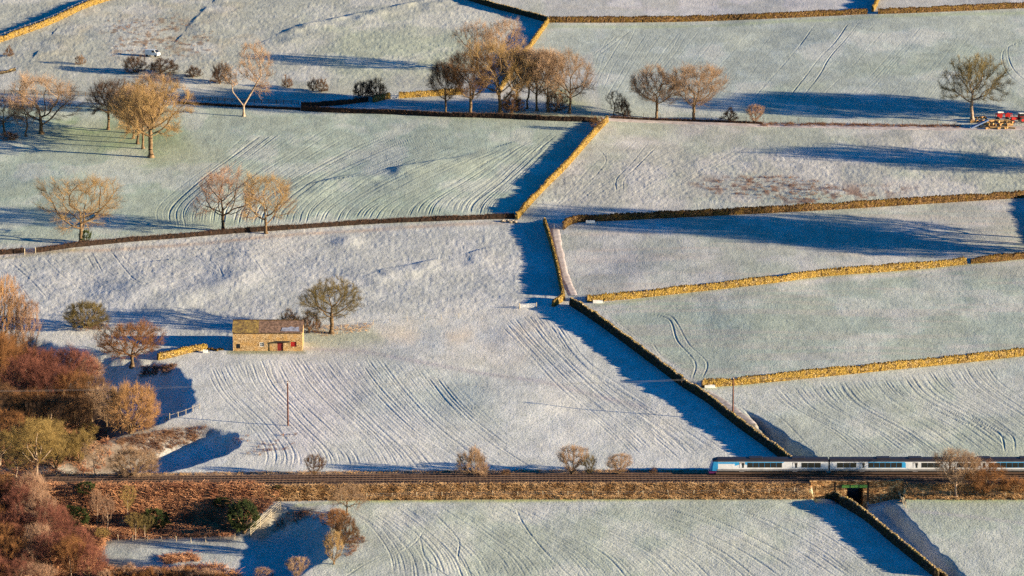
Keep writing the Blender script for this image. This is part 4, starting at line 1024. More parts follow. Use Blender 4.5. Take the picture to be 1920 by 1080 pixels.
# by the railway
T(590, 893, 44, 42, 'shrub', 'twig_brown', 'small brown bush behind the rails, leftmost of those in the open')
T(889, 891, 58, 62, 'bush', 'twig_tan', 'dense round bush behind the rails, in the middle of the barn field edge')
T(1072, 891, 60, 60, 'shrub', 'twig_tan', 'upright multi stemmed bush behind the rails, larger of a touching pair')
T(1105, 891, 40, 34, 'shrub', 'twig_olive', 'smaller olive bush touching the upright one behind the rails')
T(1160, 891, 42, 56, 'shrub', 'twig_tan', 'wide spreading bush behind the rails, next left of the train')
T(1225, 890, 16, 18, 'thorn', 'twig_brown', 'tiny brown bush behind the rails just ahead of the train')
T(950, 892, 12, 20, 'thorn', 'twig_brown', 'tiny low scrub behind the rails right of the dense round bush')
T(1793, 931, 92, 88, 'vase', 'twig_tan', 'pale many limbed tree on the bank in front of the train', None, 'bark_pale')
T(1845, 932, 70, 84, 'shrub', 'twig_rust', 'rusty brown bush on the bank right of the pale tree before the train')
T(1900, 922, 30, 60, 'bush', 'twig_rust', 'low rusty bush at the right edge under the train')
# lower middle
T(650, 965, 62, 66, 'open', 'twig_tan', 'gnarled bare tree at the head of the line of bushes below the railway')
T(634, 1000, 50, 50, 'shrub', 'twig_rust', 'rusty bush at the upper part of the bush line below the railway')
T(645, 1020, 58, 52, 'bush', 'twig_brown', 'brown bush in the middle of the bush line below the railway')
T(626, 1058, 66, 44, 'shrub', 'twig_gold', 'golden bush with a lit trunk at the foot of the bush line')
T(556, 1085, 44, 46, 'shrub', 'twig_tan', 'tan bush standing in the blue shadow at the bottom edge')
T(494, 1092, 30, 40, 'shrub', 'twig_pink', 'pinkish bush at the bottom edge left of the tan one')
# gorse and small trees on the left bank
for (x, y, h, wd, lb) in [(142, 988, 40, 50, 'dark green gorse among the reddish trees on the lower left bank'), (292, 992, 40, 46, 'dark green gorse at the middle of the bracken bank'), (458, 998, 60, 54, 'large green gorse beside the four rail fence'), (160, 925, 22, 36, 'dark gorse high on the bank just below the rails'),
                          (418, 950, 18, 30, 'small gorse at the top right of the bracken bank'), (520, 917, 8, 14, 'tiny gorse tuft on the edge of the ballast')]:
    T(x, y, h, wd, 'gorse', 'gorse_green', lb)
for (x, y, h, wd, tw, lb) in [(182, 985, 70, 26, 'twig_pink', 'thin pale birch on the bracken bank, leftmost of the slim row'), (202, 1000, 76, 30, 'twig_pink', 'thin pink birch on the bracken bank, second from the left of the slim row'),
                              (240, 975, 68, 30, 'twig_yellow', 'yellowish birch with a bright crown just below the rails'), (253, 1012, 54, 34, 'twig_yellow', 'yellow green birch at the foot of the bracken bank'),
                              (272, 1010, 46, 32, 'twig_olive', 'olive sapling right beside the yellow green birch')]:
    T(x, y, h, wd, 'slim', tw, lb, None, 'bark_pale', cat='birch tree')
T(192, 1012, 24, 34, 'shrub', 'twig_yellow', 'small yellow shrub at the foot of the thin birches')
# wood in the gully above the railway
T(70, 893, 110, 96, 'vase', 'twig_yellow', 'pale yellow green tree standing in front of the wood, just behind the rails', None, 'bark_pale')
T(32, 895, 46, 50, 'slim', 'twig_yellow', 'thin yellow tree at the left edge behind the rails', None, 'bark_pale')
T(60, 896, 34, 26, 'slim', 'twig_brown', 'short thin tree beside the pale yellow tree behind the rails', None, 'bark_pale')
T(176, 893, 70, 40, 'slim', 'twig_tan', 'pale leaning tree behind the rails left of the round bush', None, 'bark_pale')
T(248, 893, 54, 98, 'dome', 'twig_tan', 'wide round bush right behind the rails at the edge of the blue hollow')
T(246, 812, 94, 124, 'dome', 'twig_orange', 'great golden domed tree at the right end of the gully wood', name='bare_tree', cat='tree')
T(200, 812, 92, 84, 'vase', 'twig_tan', 'tan tree with lit stems left of the great golden dome')
for (x, y, h, wd) in [(30, 690, 140, 40), (46, 692, 142, 38), (60, 690, 130, 40)]:
    T(x, y, h, wd, 'slim', 'twig_pink', 'tall slim pinkish tree in the trio at the upper left of the gully wood', 'trio of tall slim trees in the gully wood', 'bark_pale')
T(4, 690, 172, 78, 'oak', 'twig_orange', 'orange brown tree at the left edge beside the tall slim trio')
for (x, y, h, wd) in [(150, 870, 66, 60), (105, 880, 60, 60), (165, 830, 40, 40), (130, 862, 50, 50)]:
    T(x, y, h, wd, 'shrub', 'twig_yellow', 'yellow brown bush at the shaded foot of the gully wood', 'yellow bushes at the foot of the gully wood')
wr = np.random.default_rng(77)
for k, (x, y, h, wd, tw) in enumerate([
    (20, 740, 116, 86, 'twig_rust'), (70, 745, 95, 80, 'twig_red'), (118, 738, 92, 84, 'twig_red'), (150, 745, 88, 76, 'twig_red'), (170, 735, 70, 60, 'twig_pink'), (-10, 760, 140, 96, 'twig_rust'),
    (45, 785, 120, 88, 'twig_red'), (95, 790, 112, 88, 'twig_red'), (140, 790, 100, 80, 'twig_rust'), (172, 790, 90, 70, 'twig_brown'), (0, 815, 100, 90, 'twig_brown'),
    (65, 825, 96, 84, 'twig_rust'), (110, 830, 92, 80, 'twig_brown'), (150, 825, 84, 70, 'twig_brown'), (25, 850, 84, 84, 'twig_rust'), (95, 862, 76, 76, 'twig_yellow'), (0, 875, 70, 80, 'twig_yellow')]):
    T(x, y, h, wd, ['round', 'vase'][k % 2], tw, {'twig_rust': 'rusty orange bare tree crowded in the gully wood above the rails', 'twig_red': 'purplish red bare tree crowded in the gully wood above the rails', 'twig_pink': 'pinkish bare tree at the top of the gully wood',
        'twig_brown': 'dull brown bare tree crowded in the gully wood above the rails', 'twig_yellow': 'yellowish bare tree low in the gully wood above the rails'}[tw], 'crowded trees of the gully wood', ['bark', 'bark_pale', 'bark'][k % 3])
# reddish wood at the bottom left, below the railway
for k in range(44):
    r_ = k//8; x = -20+(k % 8)*30+wr.uniform(-12, 12)-8*(r_ % 2); y = 975+r_*30+wr.uniform(-6, 6)
    if x > 70+26*r_: continue
    T(x, y, wr.uniform(70, 96), wr.uniform(56, 78), ['round', 'vase', 'slim'][k % 3] if k % 3 < 2 else 'round', ['twig_red', 'twig_rust', 'twig_red', 'twig_pink'][k % 4],
      {'twig_red': 'purplish red bare tree in the thicket at the bottom left corner', 'twig_rust': 'rusty orange bare tree in the thicket at the bottom left corner', 'twig_pink': 'pinkish bare tree in the thicket at the bottom left corner'}[['twig_red', 'twig_rust', 'twig_red', 'twig_pink'][k % 4]], 'thicket below the railway', ['bark', 'bark_pale'][k % 2])
for k in range(14):
    x = 205+k*16+wr.uniform(-6, 6); y = 1092+wr.uniform(-4, 8)
    T(x, y, wr.uniform(22, 36), wr.uniform(40, 56), 'bush', ['twig_pink', 'twig_rust'][k % 2], ['pinkish scrub along the bottom edge right of the thicket', 'rusty scrub along the bottom edge right of the thicket'][k % 2], 'low scrub along the bottom edge') if x < 420 else 0
# trees outside the frame on the right whose long shadows cross the fields
for (x, y, h, wd, kd) in [(1985, 226, 130, 110, 'round'), (2060, 220, 140, 120, 'vase'), (2140, 224, 140, 120, 'round'), (2010, 214, 120, 110, 'round'),
                          (2080, 318, 130, 130, 'round'), (2160, 324, 130, 120, 'round'), (2130, 330, 100, 110, 'vase'),
                          (1990, 452, 150, 120, 'round'), (2000, 464, 220, 130, 'vase'), (2030, 474, 215, 140, 'round'), (2075, 470, 180, 140, 'round'), (2010, 480, 120, 110, 'vase'), (2120, 486, 175, 130, 'vase'), (2060, 490, 130, 120, 'round')]:
    T(x, y, h, wd, kd, 'twig_tan', 'bare tree standing beyond the right edge, known by its long blue shadow', 'trees beyond the right edge')

# ------------------------------------------------------------------ uncountable rough cover: bank grass, bracken, rushes
def blades(name, XY, n_each, h, spread, rad, mat, seed, lean=0.5):
    g = np.random.default_rng(seed); m = len(XY)*n_each
    c = np.repeat(XY, n_each, 0)+g.normal(0, spread, (m, 2)); z = H(c[:, 0], c[:, 1])
    hs_ = np.repeat(g.uniform(0.55, 1.3, len(XY)), n_each)*h*g.uniform(0.6, 1.2, m)
    d = g.normal(0, lean, (m, 2)); p0 = np.stack([c[:, 0], c[:, 1], z-0.05], 1)
    p1 = p0+np.stack([d[:, 0]*hs_*0.5, d[:, 1]*hs_*0.5, hs_*0.7], 1); p2 = p1+np.stack([d[:, 0]*hs_*0.8, d[:, 1]*hs_*0.8, hs_*0.25], 1)
    V, F = tubes(np.concatenate([p0, p1]), np.concatenate([p1, p2]), np.concatenate([np.full(m, rad), np.full(m, rad*0.9)]), np.concatenate([np.full(m, rad*0.9), np.full(m, rad*0.25)]), 3)
    return tag(link(name, np_mesh(name, V, F, True), mat), kind='stuff')
def scatter_px(poly, n, seed):
    """n points spread evenly over the ground inside an outline"""
    g = np.random.default_rng(seed); p = np.array(poly, float); c = ground(poly)
    lo, hi = c[:, :2].min(0)-4, c[:, :2].max(0)+4; out = []
    for _ in range(60):
        q = g.uniform(lo, hi, (n*2, 2)); u, v, _c = project(np.stack([q[:, 0], q[:, 1], H(q[:, 0], q[:, 1])], 1))
        out += list(q[poly_sd(u, v, p) > 0])
        if len(out) >= n: break
    return np.array(out[:n])
g_ = np.random.default_rng(8)
def bank(x0, x1, n, d0=-8.5, d1=-5.1):
    x = g_.uniform(x0, x1, n); d = g_.uniform(d0, d1, n); return np.stack([x, rail_y(x)+d], 1)
xa = (480-960)/9.5; xb = (1522-960)/9.55; xc = (1690-960)/9.55
blades('rough_grass', np.concatenate([bank(xa, xb, 5200), bank(xc, 122, 1200, -8.9)]), 7, 0.55, 0.22, 0.028, M['rough_grass'], 1, 0.6)
blades('verge_grass', np.concatenate([bank(-110, 40, 1100, 4.6, 6.2), bank(80, 122, 200, 4.6, 6.0), scatter_px([(590, 612), (700, 606), (690, 622), (600, 632)], 160, 22)]), 6, 0.35, 0.2, 0.02, M['rough_grass'], 2, 0.6)
blades('bracken', np.concatenate([scatter_px([(-60, 912), (480, 908), (530, 925), (500, 955), (450, 985), (430, 1006), (200, 1012), (180, 1050), (240, 1085), (-60, 1110)], 5200, 3),
                                  scatter_px([(-60, 780), (180, 800), (215, 840), (190, 890), (-60, 892)], 900, 4), scatter_px([(215, 1070), (420, 1060), (470, 1095), (200, 1100)], 500, 6), scatter_px([(305, 1045), (360, 1040), (372, 1052), (310, 1058)], 120, 7)]), 9, 0.75, 0.3, 0.035, M['bracken'], 5, 0.8)
blades('rushes', np.concatenate([scatter_px([(1425, 231), (1800, 235), (1800, 240), (1425, 237)], 420, 21), scatter_px([(200, 40), (330, 30), (400, 60), (390, 105), (210, 105)], 90, 8), scatter_px([(1300, 345), (1480, 325), (1600, 360), (1560, 388), (1330, 362)], 140, 9), scatter_px([(215, 826), (300, 808), (385, 800), (365, 828), (300, 848), (240, 858)], 420, 10),
                                 scatter_px([(265, 690), (330, 684), (315, 702), (262, 706)], 120, 11), scatter_px([(500, 1000), (540, 960), (590, 958), (545, 986)], 40, 16), scatter_px([(560, 960), (640, 960), (650, 1050), (690, 1010), (610, 985)], 120, 12), scatter_px([(140, 600), (200, 606), (205, 618), (140, 620)], 50, 13), scatter_px([(430, 818), (560, 815), (540, 850), (450, 855)], 26, 15)]), 9, 0.5, 0.28, 0.03, M['rush'], 14, 0.7)

# ------------------------------------------------------------------ railway
def along(x, off, z): x = np.asarray(x, float); return np.stack([x, rail_y(x)+off, np.full_like(x, z)], -1)
xs = np.arange(-240, 241, 1.0)
prof = [(-5.45, -0.25), (-4.95, 0.03), (-3.6, 0.20), (-0.4, 0.24), (0.0, 0.16), (0.4, 0.24), (3.2, 0.22), (4.1, 0.02), (4.7, -0.25)]
V = np.stack([along(xs, o, z) for o, z in prof], 1); V[..., 2] += np.random.default_rng(4).normal(0, 0.02, V.shape[:2])
i = np.arange(len(xs)*len(prof)).reshape(len(xs), -1)
F = np.stack([i[:-1, :-1], i[1:, :-1], i[1:, 1:], i[:-1, 1:]], -1).reshape(-1, 4)
tag(link('ballast', np_mesh('ballast', V.reshape(-1, 3), F, True), M['ballast']), kind='structure')
TRACKS = (-1.75, 1.75)
for off in TRACKS:
    mb = []
    for gy_ in (-0.75, 0.75):
        for (dw, z0, z1) in ((0.07, 0.33, 0.36), (0.035, 0.36, 0.50)):
            a = [along(xs, off+gy_+sx, z) for sx, z in ((-dw, z0), (-dw, z1), (dw, z1), (dw, z0))]
            V = np.stack(a, 1); j = np.arange(len(xs)*4).reshape(-1, 4)
            mb.append((V.reshape(-1, 3), np.stack([j[:-1, :-1], j[1:, :-1], j[1:, 1:], j[:-1, 1:]], -1).reshape(-1, 4)))
    V, F = merge(mb); root = tag(link('railway_track', np_mesh('rails', V, F), M['rail']), kind='structure')
    sx = np.arange(-230, 230, 0.68); n = len(sx); c = along(sx, off, 0.0)
    BV = np.array([(-.13, -1.25, .2), (.13, -1.25, .2), (.13, 1.25, .2), (-.13, 1.25, .2), (-.12, -1.25, .325), (.12, -1.25, .325), (.12, 1.25, .325), (-.12, 1.25, .325)])
    V = (c[:, None]+BV[None]).reshape(-1, 3); b0 = (np.arange(n)*8)[:, None]
    F = np.concatenate([b0+np.array([f]) for f in ((4, 5, 6, 7), (0, 1, 5, 4), (1, 2, 6, 5), (2, 3, 7, 6), (3, 0, 4, 7))])
    link('sleepers', np_mesh('sleepers', V, F), M['sleeper'], root)

# ---- bridge over the farm lane
S = 9.55
def bx(px): return (px-960)/S
YF = -5.6
br = empty('railway_bridge', (0, 0, 0), 'stone railway bridge with a green girder over the sunken farm lane', 'bridge')
zt = 0.75
mb = MB()
mb.box(bx(1519), bx(1562), YF-0.2, YF+0.5, -2.6, zt)                       # left face and parapet
OT = -0.45                                                                 # top of the opening
mb.box(bx(1566), LANE_A, YF-0.1, YF+1.1, -5.0, OT)
mb.box(LANE_B, bx(1624), YF-0.1, YF+1.1, -5.0, OT)
mb.box(bx(1566), bx(1624), YF-0.1, YF+0.4, OT+0.004, zt)                      # parapet over the opening
mb.box(bx(1628), bx(1678), YF-0.2, YF+0.5, -4.6, zt)
mb.build('stonework', M['bridge_stone'], br)
mb = MB(); mb.box(LANE_A-0.9, LANE_A-0.02, YF+1.104, 5.0, -5.0, OT-0.02); mb.box(LANE_B+0.02, LANE_B+0.9, YF+1.104, 5.0, -5.0, OT-0.02); mb.build('abutment', M['bridge_stone'], br)
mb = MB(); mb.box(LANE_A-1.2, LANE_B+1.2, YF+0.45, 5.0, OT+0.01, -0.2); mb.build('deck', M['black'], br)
for a, b in ((1561.5, 1566.5), (1623.5, 1628.5)):
    mb = MB(); mb.box(bx(a), bx(b), YF+0.05, YF+0.5, -4.8, zt+0.1); mb.build('recess_pier', M['wood_dark'], br)
mb = MB(); mb.box(bx(1677.5), bx(1692), YF-0.45, YF+0.7, -3.4, zt+0.35); mb.build('end_pier', M['bridge_stone'], br, bevel=0.03)
mb = MB(); mb.box(bx(1517), bx(1693), YF-0.3, YF+0.6, zt, zt+0.18) ; mb.build('coping', M['bridge_stone'], br)
for k in range(3):
    w0 = (LANE_B-LANE_A+2.0)/3; mb = MB(); mb.box(LANE_A-1.1+k*w0+0.05, LANE_A-1.1+(k+1)*w0-0.05, YF-0.28, YF-0.12, OT+0.02, OT+0.62); mb.build('girder_panel', M['green_paint'], br, bevel=0.02)
for k in range(4):
    mb = MB(); x = LANE_A-1.1+k*(LANE_B-LANE_A+2.0)/3; mb.box(x-0.05, x+0.05, YF-0.32, YF-0.11, OT, OT+0.64); mb.build('girder_rib', M['black'], br)

# ---- the train: three coupled carriages of one unit on the far track
TY = rail_y(60.0)+TRACKS[1]
tr = empty('train', (bx(1333), TY, 0.5), 'blue and white diesel passenger train with a black roof running left over the bridge', 'train')
tr.location = (0, TY, 0.5)
HW = 1.35
def carriage(x0, x1, nose, lay):
    """body with a sloped nose at the left end when nose; lay = doors, windows and livery shapes in photo px"""
    mb = MB(); z0, z1 = 0.92, 2.75
    sec = [(-HW, z0), (-HW, 1.5), (-HW+0.10, z1), (HW-0.10, z1), (HW, 1.5), (HW, z0)]
    ends = [(x0+(0.0 if nose else 0.0), 1.0), (x1, 1.0)]
    stx = [x0, x0+0.5, x0+1.6, x1] if nose else [x0, x1]
    V = []; k = len(sec)
    for n_, x in enumerate(stx):
        for (y, z) in sec:
            f = 0.84 if (nose and n_ == 0) else 0.95 if (nose and n_ == 1) else 1.0
            xx = x+(0.55*max(0, (z-1.3)/1.5) if nose and n_ == 0 else 0.25*max(0, (z-1.3)/1.5) if nose and n_ == 1 else 0)
            V.append((xx, y*f, z))
    Fs = []
    for n_ in range(len(stx)-1):
        for j in range(k): Fs.append((n_*k+j, n_*k+(j+1) % k, (n_+1)*k+(j+1) % k, (n_+1)*k+j))
    Fs += [tuple(range(k)), tuple(range((len(stx)-1)*k, len(stx)*k))]
    if nose:
        nf = k*3
        fr = MB(); fr.add(V[:nf], Fs[:2*k]+[Fs[-2]]); V = V[2*k:]
        Fs = [(j, (j+1) % k, k+(j+1) % k, k+j) for j in range(k)]+[tuple(range(k)), tuple(range(k, 2*k))]
    mb.add(V, Fs); body = mb.build('carriage', M['train_white'], tr)
    if nose: fr.build('cab_front', M['train_blue'], body)
    # roof
    mb = MB(); rs = [(-HW+0.08, z1), (-HW+0.22, 3.05), (-0.75, 3.28), (0.75, 3.28), (HW-0.22, 3.05), (HW-0.08, z1)]
    V = []; xs_ = [x0+0.55, x0+1.5, x1] if nose else [x0, x1]
    for n_, x in enumerate(xs_):
        for (y, z) in rs: V.append((x, y*(0.93 if nose and n_ == 0 else 1), z if not (nose and n_ == 0) else z1+(z-z1)*0.45))
    k = len(rs); Fs = [(n_*k+j, n_*k+(j+1) % k, (n_+1)*k+(j+1) % k, (n_+1)*k+j) for n_ in range(len(xs_)-1) for j in range(k)]
    Fs += [tuple(range(k)), tuple(range((len(xs_)-1)*k, len(xs_)*k))]
    mb.add(V, Fs); mb.build('roof', M['roof_dark'], body)
    for q in lay['vents']:
        mb = MB(); mb.box(q-1.3, q+1.3, -0.9, 0.9, 3.25, 3.42); mb.build('roof_unit', M['roof_dark'], body, bevel=0.05)
    mb = MB(); mb.box(x0+(1.2 if nose else 0.3), x1-0.3, -HW+0.12, HW-0.12, 0.25, 0.60); mb.build('underframe', M['under'], body)
    for bxx in (x0+4.0, x1-4.0):
        g2 = MB(); g2.box(bxx-1.7, bxx+1.7, -1.0, 1.0, 0.18, 0.55)
        for wx in (-1.2, 1.2):
            for sy in (-0.82, 0.72): g2.bar((bxx+wx, sy, 0.32), (bxx+wx, sy+0.12, 0.32), 0.36, 14)
        g2.build('bogie', M['under'], body)
    ys = lambda z: -HW+0.10*np.clip((z-1.5)/1.25, 0, 1)
    def panel(name, poly, mat, lift):
        """poly in (metres, z), a thin sheet proud of the near side"""
        V = [(x, float(ys(z))-lift, z) for x, z in poly]+[(x, float(ys(z))-lift+0.03, z) for x, z in poly]; n = len(poly)
        mm = MB(); mm.add(V, [tuple(range(n)), tuple(range(2*n-1, n-1, -1))]+[(i, (i+1) % n, n+(i+1) % n, n+i) for i in range(n)])
        return mm.build(name, mat, body)
    for poly, mt in lay['livery']: panel('livery_panel', [(bx(a), z) for a, z in poly], M[mt], 0.006)
    panel('sill_band', [(x0+(1.4 if nose else 0.05), z0+0.03), (x1-0.05, z0+0.03), (x1-0.05, z0+0.34), (x0+(1.4 if nose else 0.05), z0+0.34)], M['train_grey'], 0.008)
    for a, b in lay['windows']:
        nn = max(1, int(round((b-a)/11.0))); wd_ = (bx(b)-bx(a))/nn
        for q in range(nn):
            xa_ = bx(a)+q*wd_+0.035; xb_ = bx(a)+(q+1)*wd_-0.035
            panel('window', [(xa_, 1.60), (xb_, 1.60), (xb_, 2.56), (xa_, 2.56)], M['dark_glass'], 0.016)
    for a in lay['doors']:
        dp_ = panel('door', [(bx(a-5), 0.75), (bx(a+5), 0.75), (bx(a+5), 2.62), (bx(a-5), 2.62)], M['train_grey'], 0.018)
        for s_ in (-2.4, 2.4): panel('door_window', [(bx(a+s_-1.6), 1.55), (bx(a+s_+1.6), 1.55), (bx(a+s_+1.6), 2.45), (bx(a+s_-1.6), 2.45)], M['train_white' if s_ < 0 else 'dark_glass'], 0.026)
    if nose:
        mm = MB(); mm.add([(x0+0.28, -0.85, 1.75), (x0+0.28, 0.85, 1.75), (x0+0.60, 0.85, 2.6), (x0+0.60, -0.85, 2.6), (x0+0.5, -0.85, 1.75), (x0+0.5, 0.85, 1.75), (x0+0.9, 0.85, 2.6), (x0+0.9, -0.85, 2.6)],
               [(0, 1, 2, 3), (4, 5, 6, 7), (0, 1, 5, 4), (1, 2, 6, 5), (2, 3, 7, 6), (3, 0, 4, 7)]); mm.build('windscreen', M['dark_glass'], body)
        mm = MB(); mm.box(x0-0.25, x0+1.3, -1.15, 1.15, 0.3, 0.75); mm.build('front_skirt', M['train_purple'], body, bevel=0.1)
        for sy in (-0.9, 0.9):
            mm = MB(); mm.box(x0-0.06, x0+0.05, sy-0.16, sy+0.16, 1.1, 1.3); mm.build('headlight', M['white'], body)
    return body
carriage(bx(1333), bx(1556), True, dict(vents=[bx(1420), bx(1500)], doors=[1393, 1493],
    windows=[(1403, 1469), (1505, 1542)],
    livery=[([(1348, 0.86), (1354, 1.20), (1388, 2.15), (1388, 2.70), (1348, 2.70)], 'train_blue'), ([(1399, 2.2), (1430, 1.62), (1452, 1.62), (1474, 2.70), (1399, 2.70)], 'train_blue')]))
carriage(bx(1559), bx(1783), False, dict(vents=[bx(1660), bx(1720)], doors=[1620, 1720], windows=[(1572, 1609), (1631, 1695), (1731, 1767)],
    livery=[([(1631, 1.55), (1700, 1.55), (1713, 1.0), (1700, 2.70), (1631, 2.70)], 'train_blue'), ([(1694, 0.98), (1712, 0.98), (1700, 2.0), (1690, 2.0)], 'train_blue'), ([(1626, 0.98), (1690, 0.98), (1688, 1.22), (1632, 1.22)], 'train_purple')]))
carriage(bx(1787), bx(2010), False, dict(vents=[bx(1850), bx(1930)], doors=[1847, 1948], windows=[(1798, 1835), (1858, 1936), (1960, 1990)],
    livery=[([(1872, 2.70), (1930, 2.70), (1930, 1.55), (1890, 1.55)], 'train_blue'), ([(1930, 1.0), (1938, 1.0), (1938, 2.7), (1930, 2.7)], 'train_blue')]))
for x in (bx(1557.5), bx(1785)):
    mb = MB(); mb.box(x-0.17, x+0.17, -1.0, 1.0, 0.9, 2.7); mb.build('gangway', M['black'], tr)

# ------------------------------------------------------------------ barn
P = ground([(502, 658)])[0]; bs = FPX/((P-CAM)@FW)
barn = empty('barn', (P[0], P[1]+3.3, P[2]-0.15), 'stone field barn with a mossy and slate roof, red door and red shutter', 'barn')
BW = 130/bs; hw = BW/2; BD = 3.3; EH = 4.35; RH = 6.3
def BX(px): return (px-502)/bs
def BZ(py): return (657-py)/bs/math.cos(PITCH)*1.02
mb = MB()
ops = sorted([(442.5, 450.5, 651, 643), (487, 495, 648, 640), (520, 531, 657, 640), (545, 556, 648, 639)])
# front wall built round its openings
Y0, Y1 = -BD, -BD+0.5
xc_ = -hw
for (a, b, yb, yt) in ops:
    mb.box(xc_, BX(a), Y0, Y1, -0.5, EH); mb.box(BX(a), BX(b), Y0, Y1, BZ(yt), EH)
    if yb < 657: mb.box(BX(a), BX(b), Y0, Y1, -0.5, BZ(yb))
    xc_ = BX(b)
mb.box(xc_, hw, Y0, Y1, -0.5, EH)
mb.box(-hw, hw, BD-0.5, BD, -0.5, EH); mb.build('wall', M['barn_stone'], barn)
for x0, x1 in ((-hw, -hw+0.5), (hw-0.5, hw)):
    V = [(x, y, z) for x in (x0, x1) for y, z in ((Y1+0.003, -0.5), (BD-0.503, -0.5), (BD-0.503, EH), (0, RH-0.1), (Y1+0.003, EH))]
    g3 = MB(); g3.add([(x, y if 0 < 1 else y, z) for x, y, z in V], [(0, 1, 2, 3, 4), (9, 8, 7, 6, 5)]+[(i, (i+1) % 5, 5+(i+1) % 5, 5+i) for i in range(5)]); g3.build('gable', M['barn_stone'], barn)
def slope(name, x0, x1, side, mat):
    """one stretch of roof, built of lapped courses of slates"""
    mb = MB(); n = 9; yo = BD+0.22; q = 0.55; rr = random.Random(int(x0*10)+side)
    for k in range(n):
        f0, f1 = k/n, (k+1)/n+0.03; ya = -side*yo*(1-f0); yb = -side*yo*(1-min(f1, 1)); za = EH-0.12+(RH-EH+0.12)*f0; zb = EH-0.12+(RH-EH+0.12)*min(f1, 1)
        x = x0
        while x < x1-0.05:
            xe = min(x1, x+rr.uniform(0.5, 0.9)); j = rr.uniform(0, 0.03)
            V = [(x, ya, za+0.06+j), (xe-0.01, ya, za+0.06+j), (xe-0.01, yb, zb+0.02+j), (x, yb, zb+0.02+j), (x, ya, za+j), (xe-0.01, ya, za+j), (xe-0.01, yb, zb-0.06+j), (x, yb, zb-0.06+j)]
            mb.add(V, [(0, 1, 2, 3), (4, 5, 6, 7), (0, 1, 5, 4), (1, 2, 6, 5), (2, 3, 7, 6), (3, 0, 4, 7)]); x = xe
    return mb.build(name, mat, barn)
xm = BX(485)
slope('mossy_roof', -hw-0.15, xm, 1, M['roof_moss']); slope('slate_roof', xm+0.01, hw+0.15, 1, M['roof_slate']); slope('rear_roof', -hw-0.15, hw+0.15, -1, M['roof_slate'])
mb = MB(); mb.box(-hw-0.15, hw+0.15, -0.14, 0.14, RH-0.02, RH+0.14); mb.build('ridge', M['wall_brown'], barn, bevel=0.04)
# frost lying on the lower right slates
mb = MB(); f0, f1 = 0.08, 0.42; yo = BD+0.22
def rp(f): return -yo*(1-f), EH-0.12+(RH-EH+0.12)*f+0.13
fx0, fx1 = BX(527), BX(562)
ptsf = [(fx0, 0.10), (fx1, 0.08), (fx1-0.2, 0.45), (fx1-1.0, 0.36), (fx1-1.8, 0.47), (fx1-2.6, 0.36), (fx0+0.3, 0.38)]
Vt = [(x, *rp(f)) for x, f in ptsf]; Vb = [(x, y, z-0.03) for x, y, z in Vt]; n = len(Vt)
mb.add(Vt+Vb, [tuple(range(n)), tuple(range(2*n-1, n-1, -1))]+[(i, (i+1) % n, n+(i+1) % n, n+i) for i in range(n)]); mb.build('frost_patch', M['frost_roof'], barn)
# door, shutter, windows, lintel canopy, gutter and down pipe
def leaf(name, a, b, yb, yt, mat, planks=4):
    mb = MB(); x0, x1 = BX(a)+0.03, BX(b)-0.03; wdt = (x1-x0)/planks
    for k in range(planks): mb.box(x0+k*wdt+0.01, x0+(k+1)*wdt-0.01, Y0+0.12, Y0+0.18, BZ(yb), BZ(yt)-0.03)
    for z in (0.25, 0.75): zz = BZ(yb)+(BZ(yt)-BZ(yb))*z; mb.box(x0, x1, Y0+0.08, Y0+0.12, zz-0.06, zz+0.06)
    return mb.build(name, mat, barn)
leaf('door', 520, 531, 657, 640, M['red_paint']); leaf('shutter', 545, 556, 648, 639, M['bright_red'])
def window(a, b, yb, yt, frame):
    x0, x1, z0, z1 = BX(a), BX(b), BZ(yb), BZ(yt)
    mb = MB(); mb.box(x0+0.02, x1-0.02, Y0+0.2, Y0+0.24, z0+0.02, z1-0.02); wn = mb.build('window', M['dark_glass'], barn)
    if frame:
        f = MB(); tt = 0.1
        f.box(x0, x1, Y0+0.04, Y0+0.18, z0, z0+tt); f.box(x0, x1, Y0+0.04, Y0+0.18, z1-tt, z1); f.box(x0, x0+tt, Y0+0.04, Y0+0.18, z0+tt, z1-tt); f.box(x1-tt, x1, Y0+0.04, Y0+0.18, z0+tt, z1-tt)
        f.box((x0+x1)/2-0.03, (x0+x1)/2+0.03, Y0+0.06, Y0+0.16, z0+tt, z1-tt); f.box(x0+tt, x1-tt, Y0+0.07, Y0+0.15, (z0+z1)/2-0.03, (z0+z1)/2+0.03)
        f.build('frame', M['white'], wn)
window(487, 495, 648, 640, True); window(442.5, 450.5, 651, 643, False)
mb = MB(); mb.box(BX(517.5), BX(544), Y0-0.5, Y0-0.003, BZ(639.5), BZ(637.5)); mb.build('canopy', M['black'], barn, bevel=0.03)
mb = MB(); mb.bar((BX(518.5), Y0-0.42, 0), (BX(518.5), Y0-0.42, BZ(639)), 0.05); mb.build('canopy_post', M['wood_dark'], barn)
mb = MB(); mb.bar((-hw, Y0-0.1, EH-0.25), (hw, Y0-0.1, EH-0.25), 0.08, 8); mb.build('gutter', M['wood_dark'], barn)

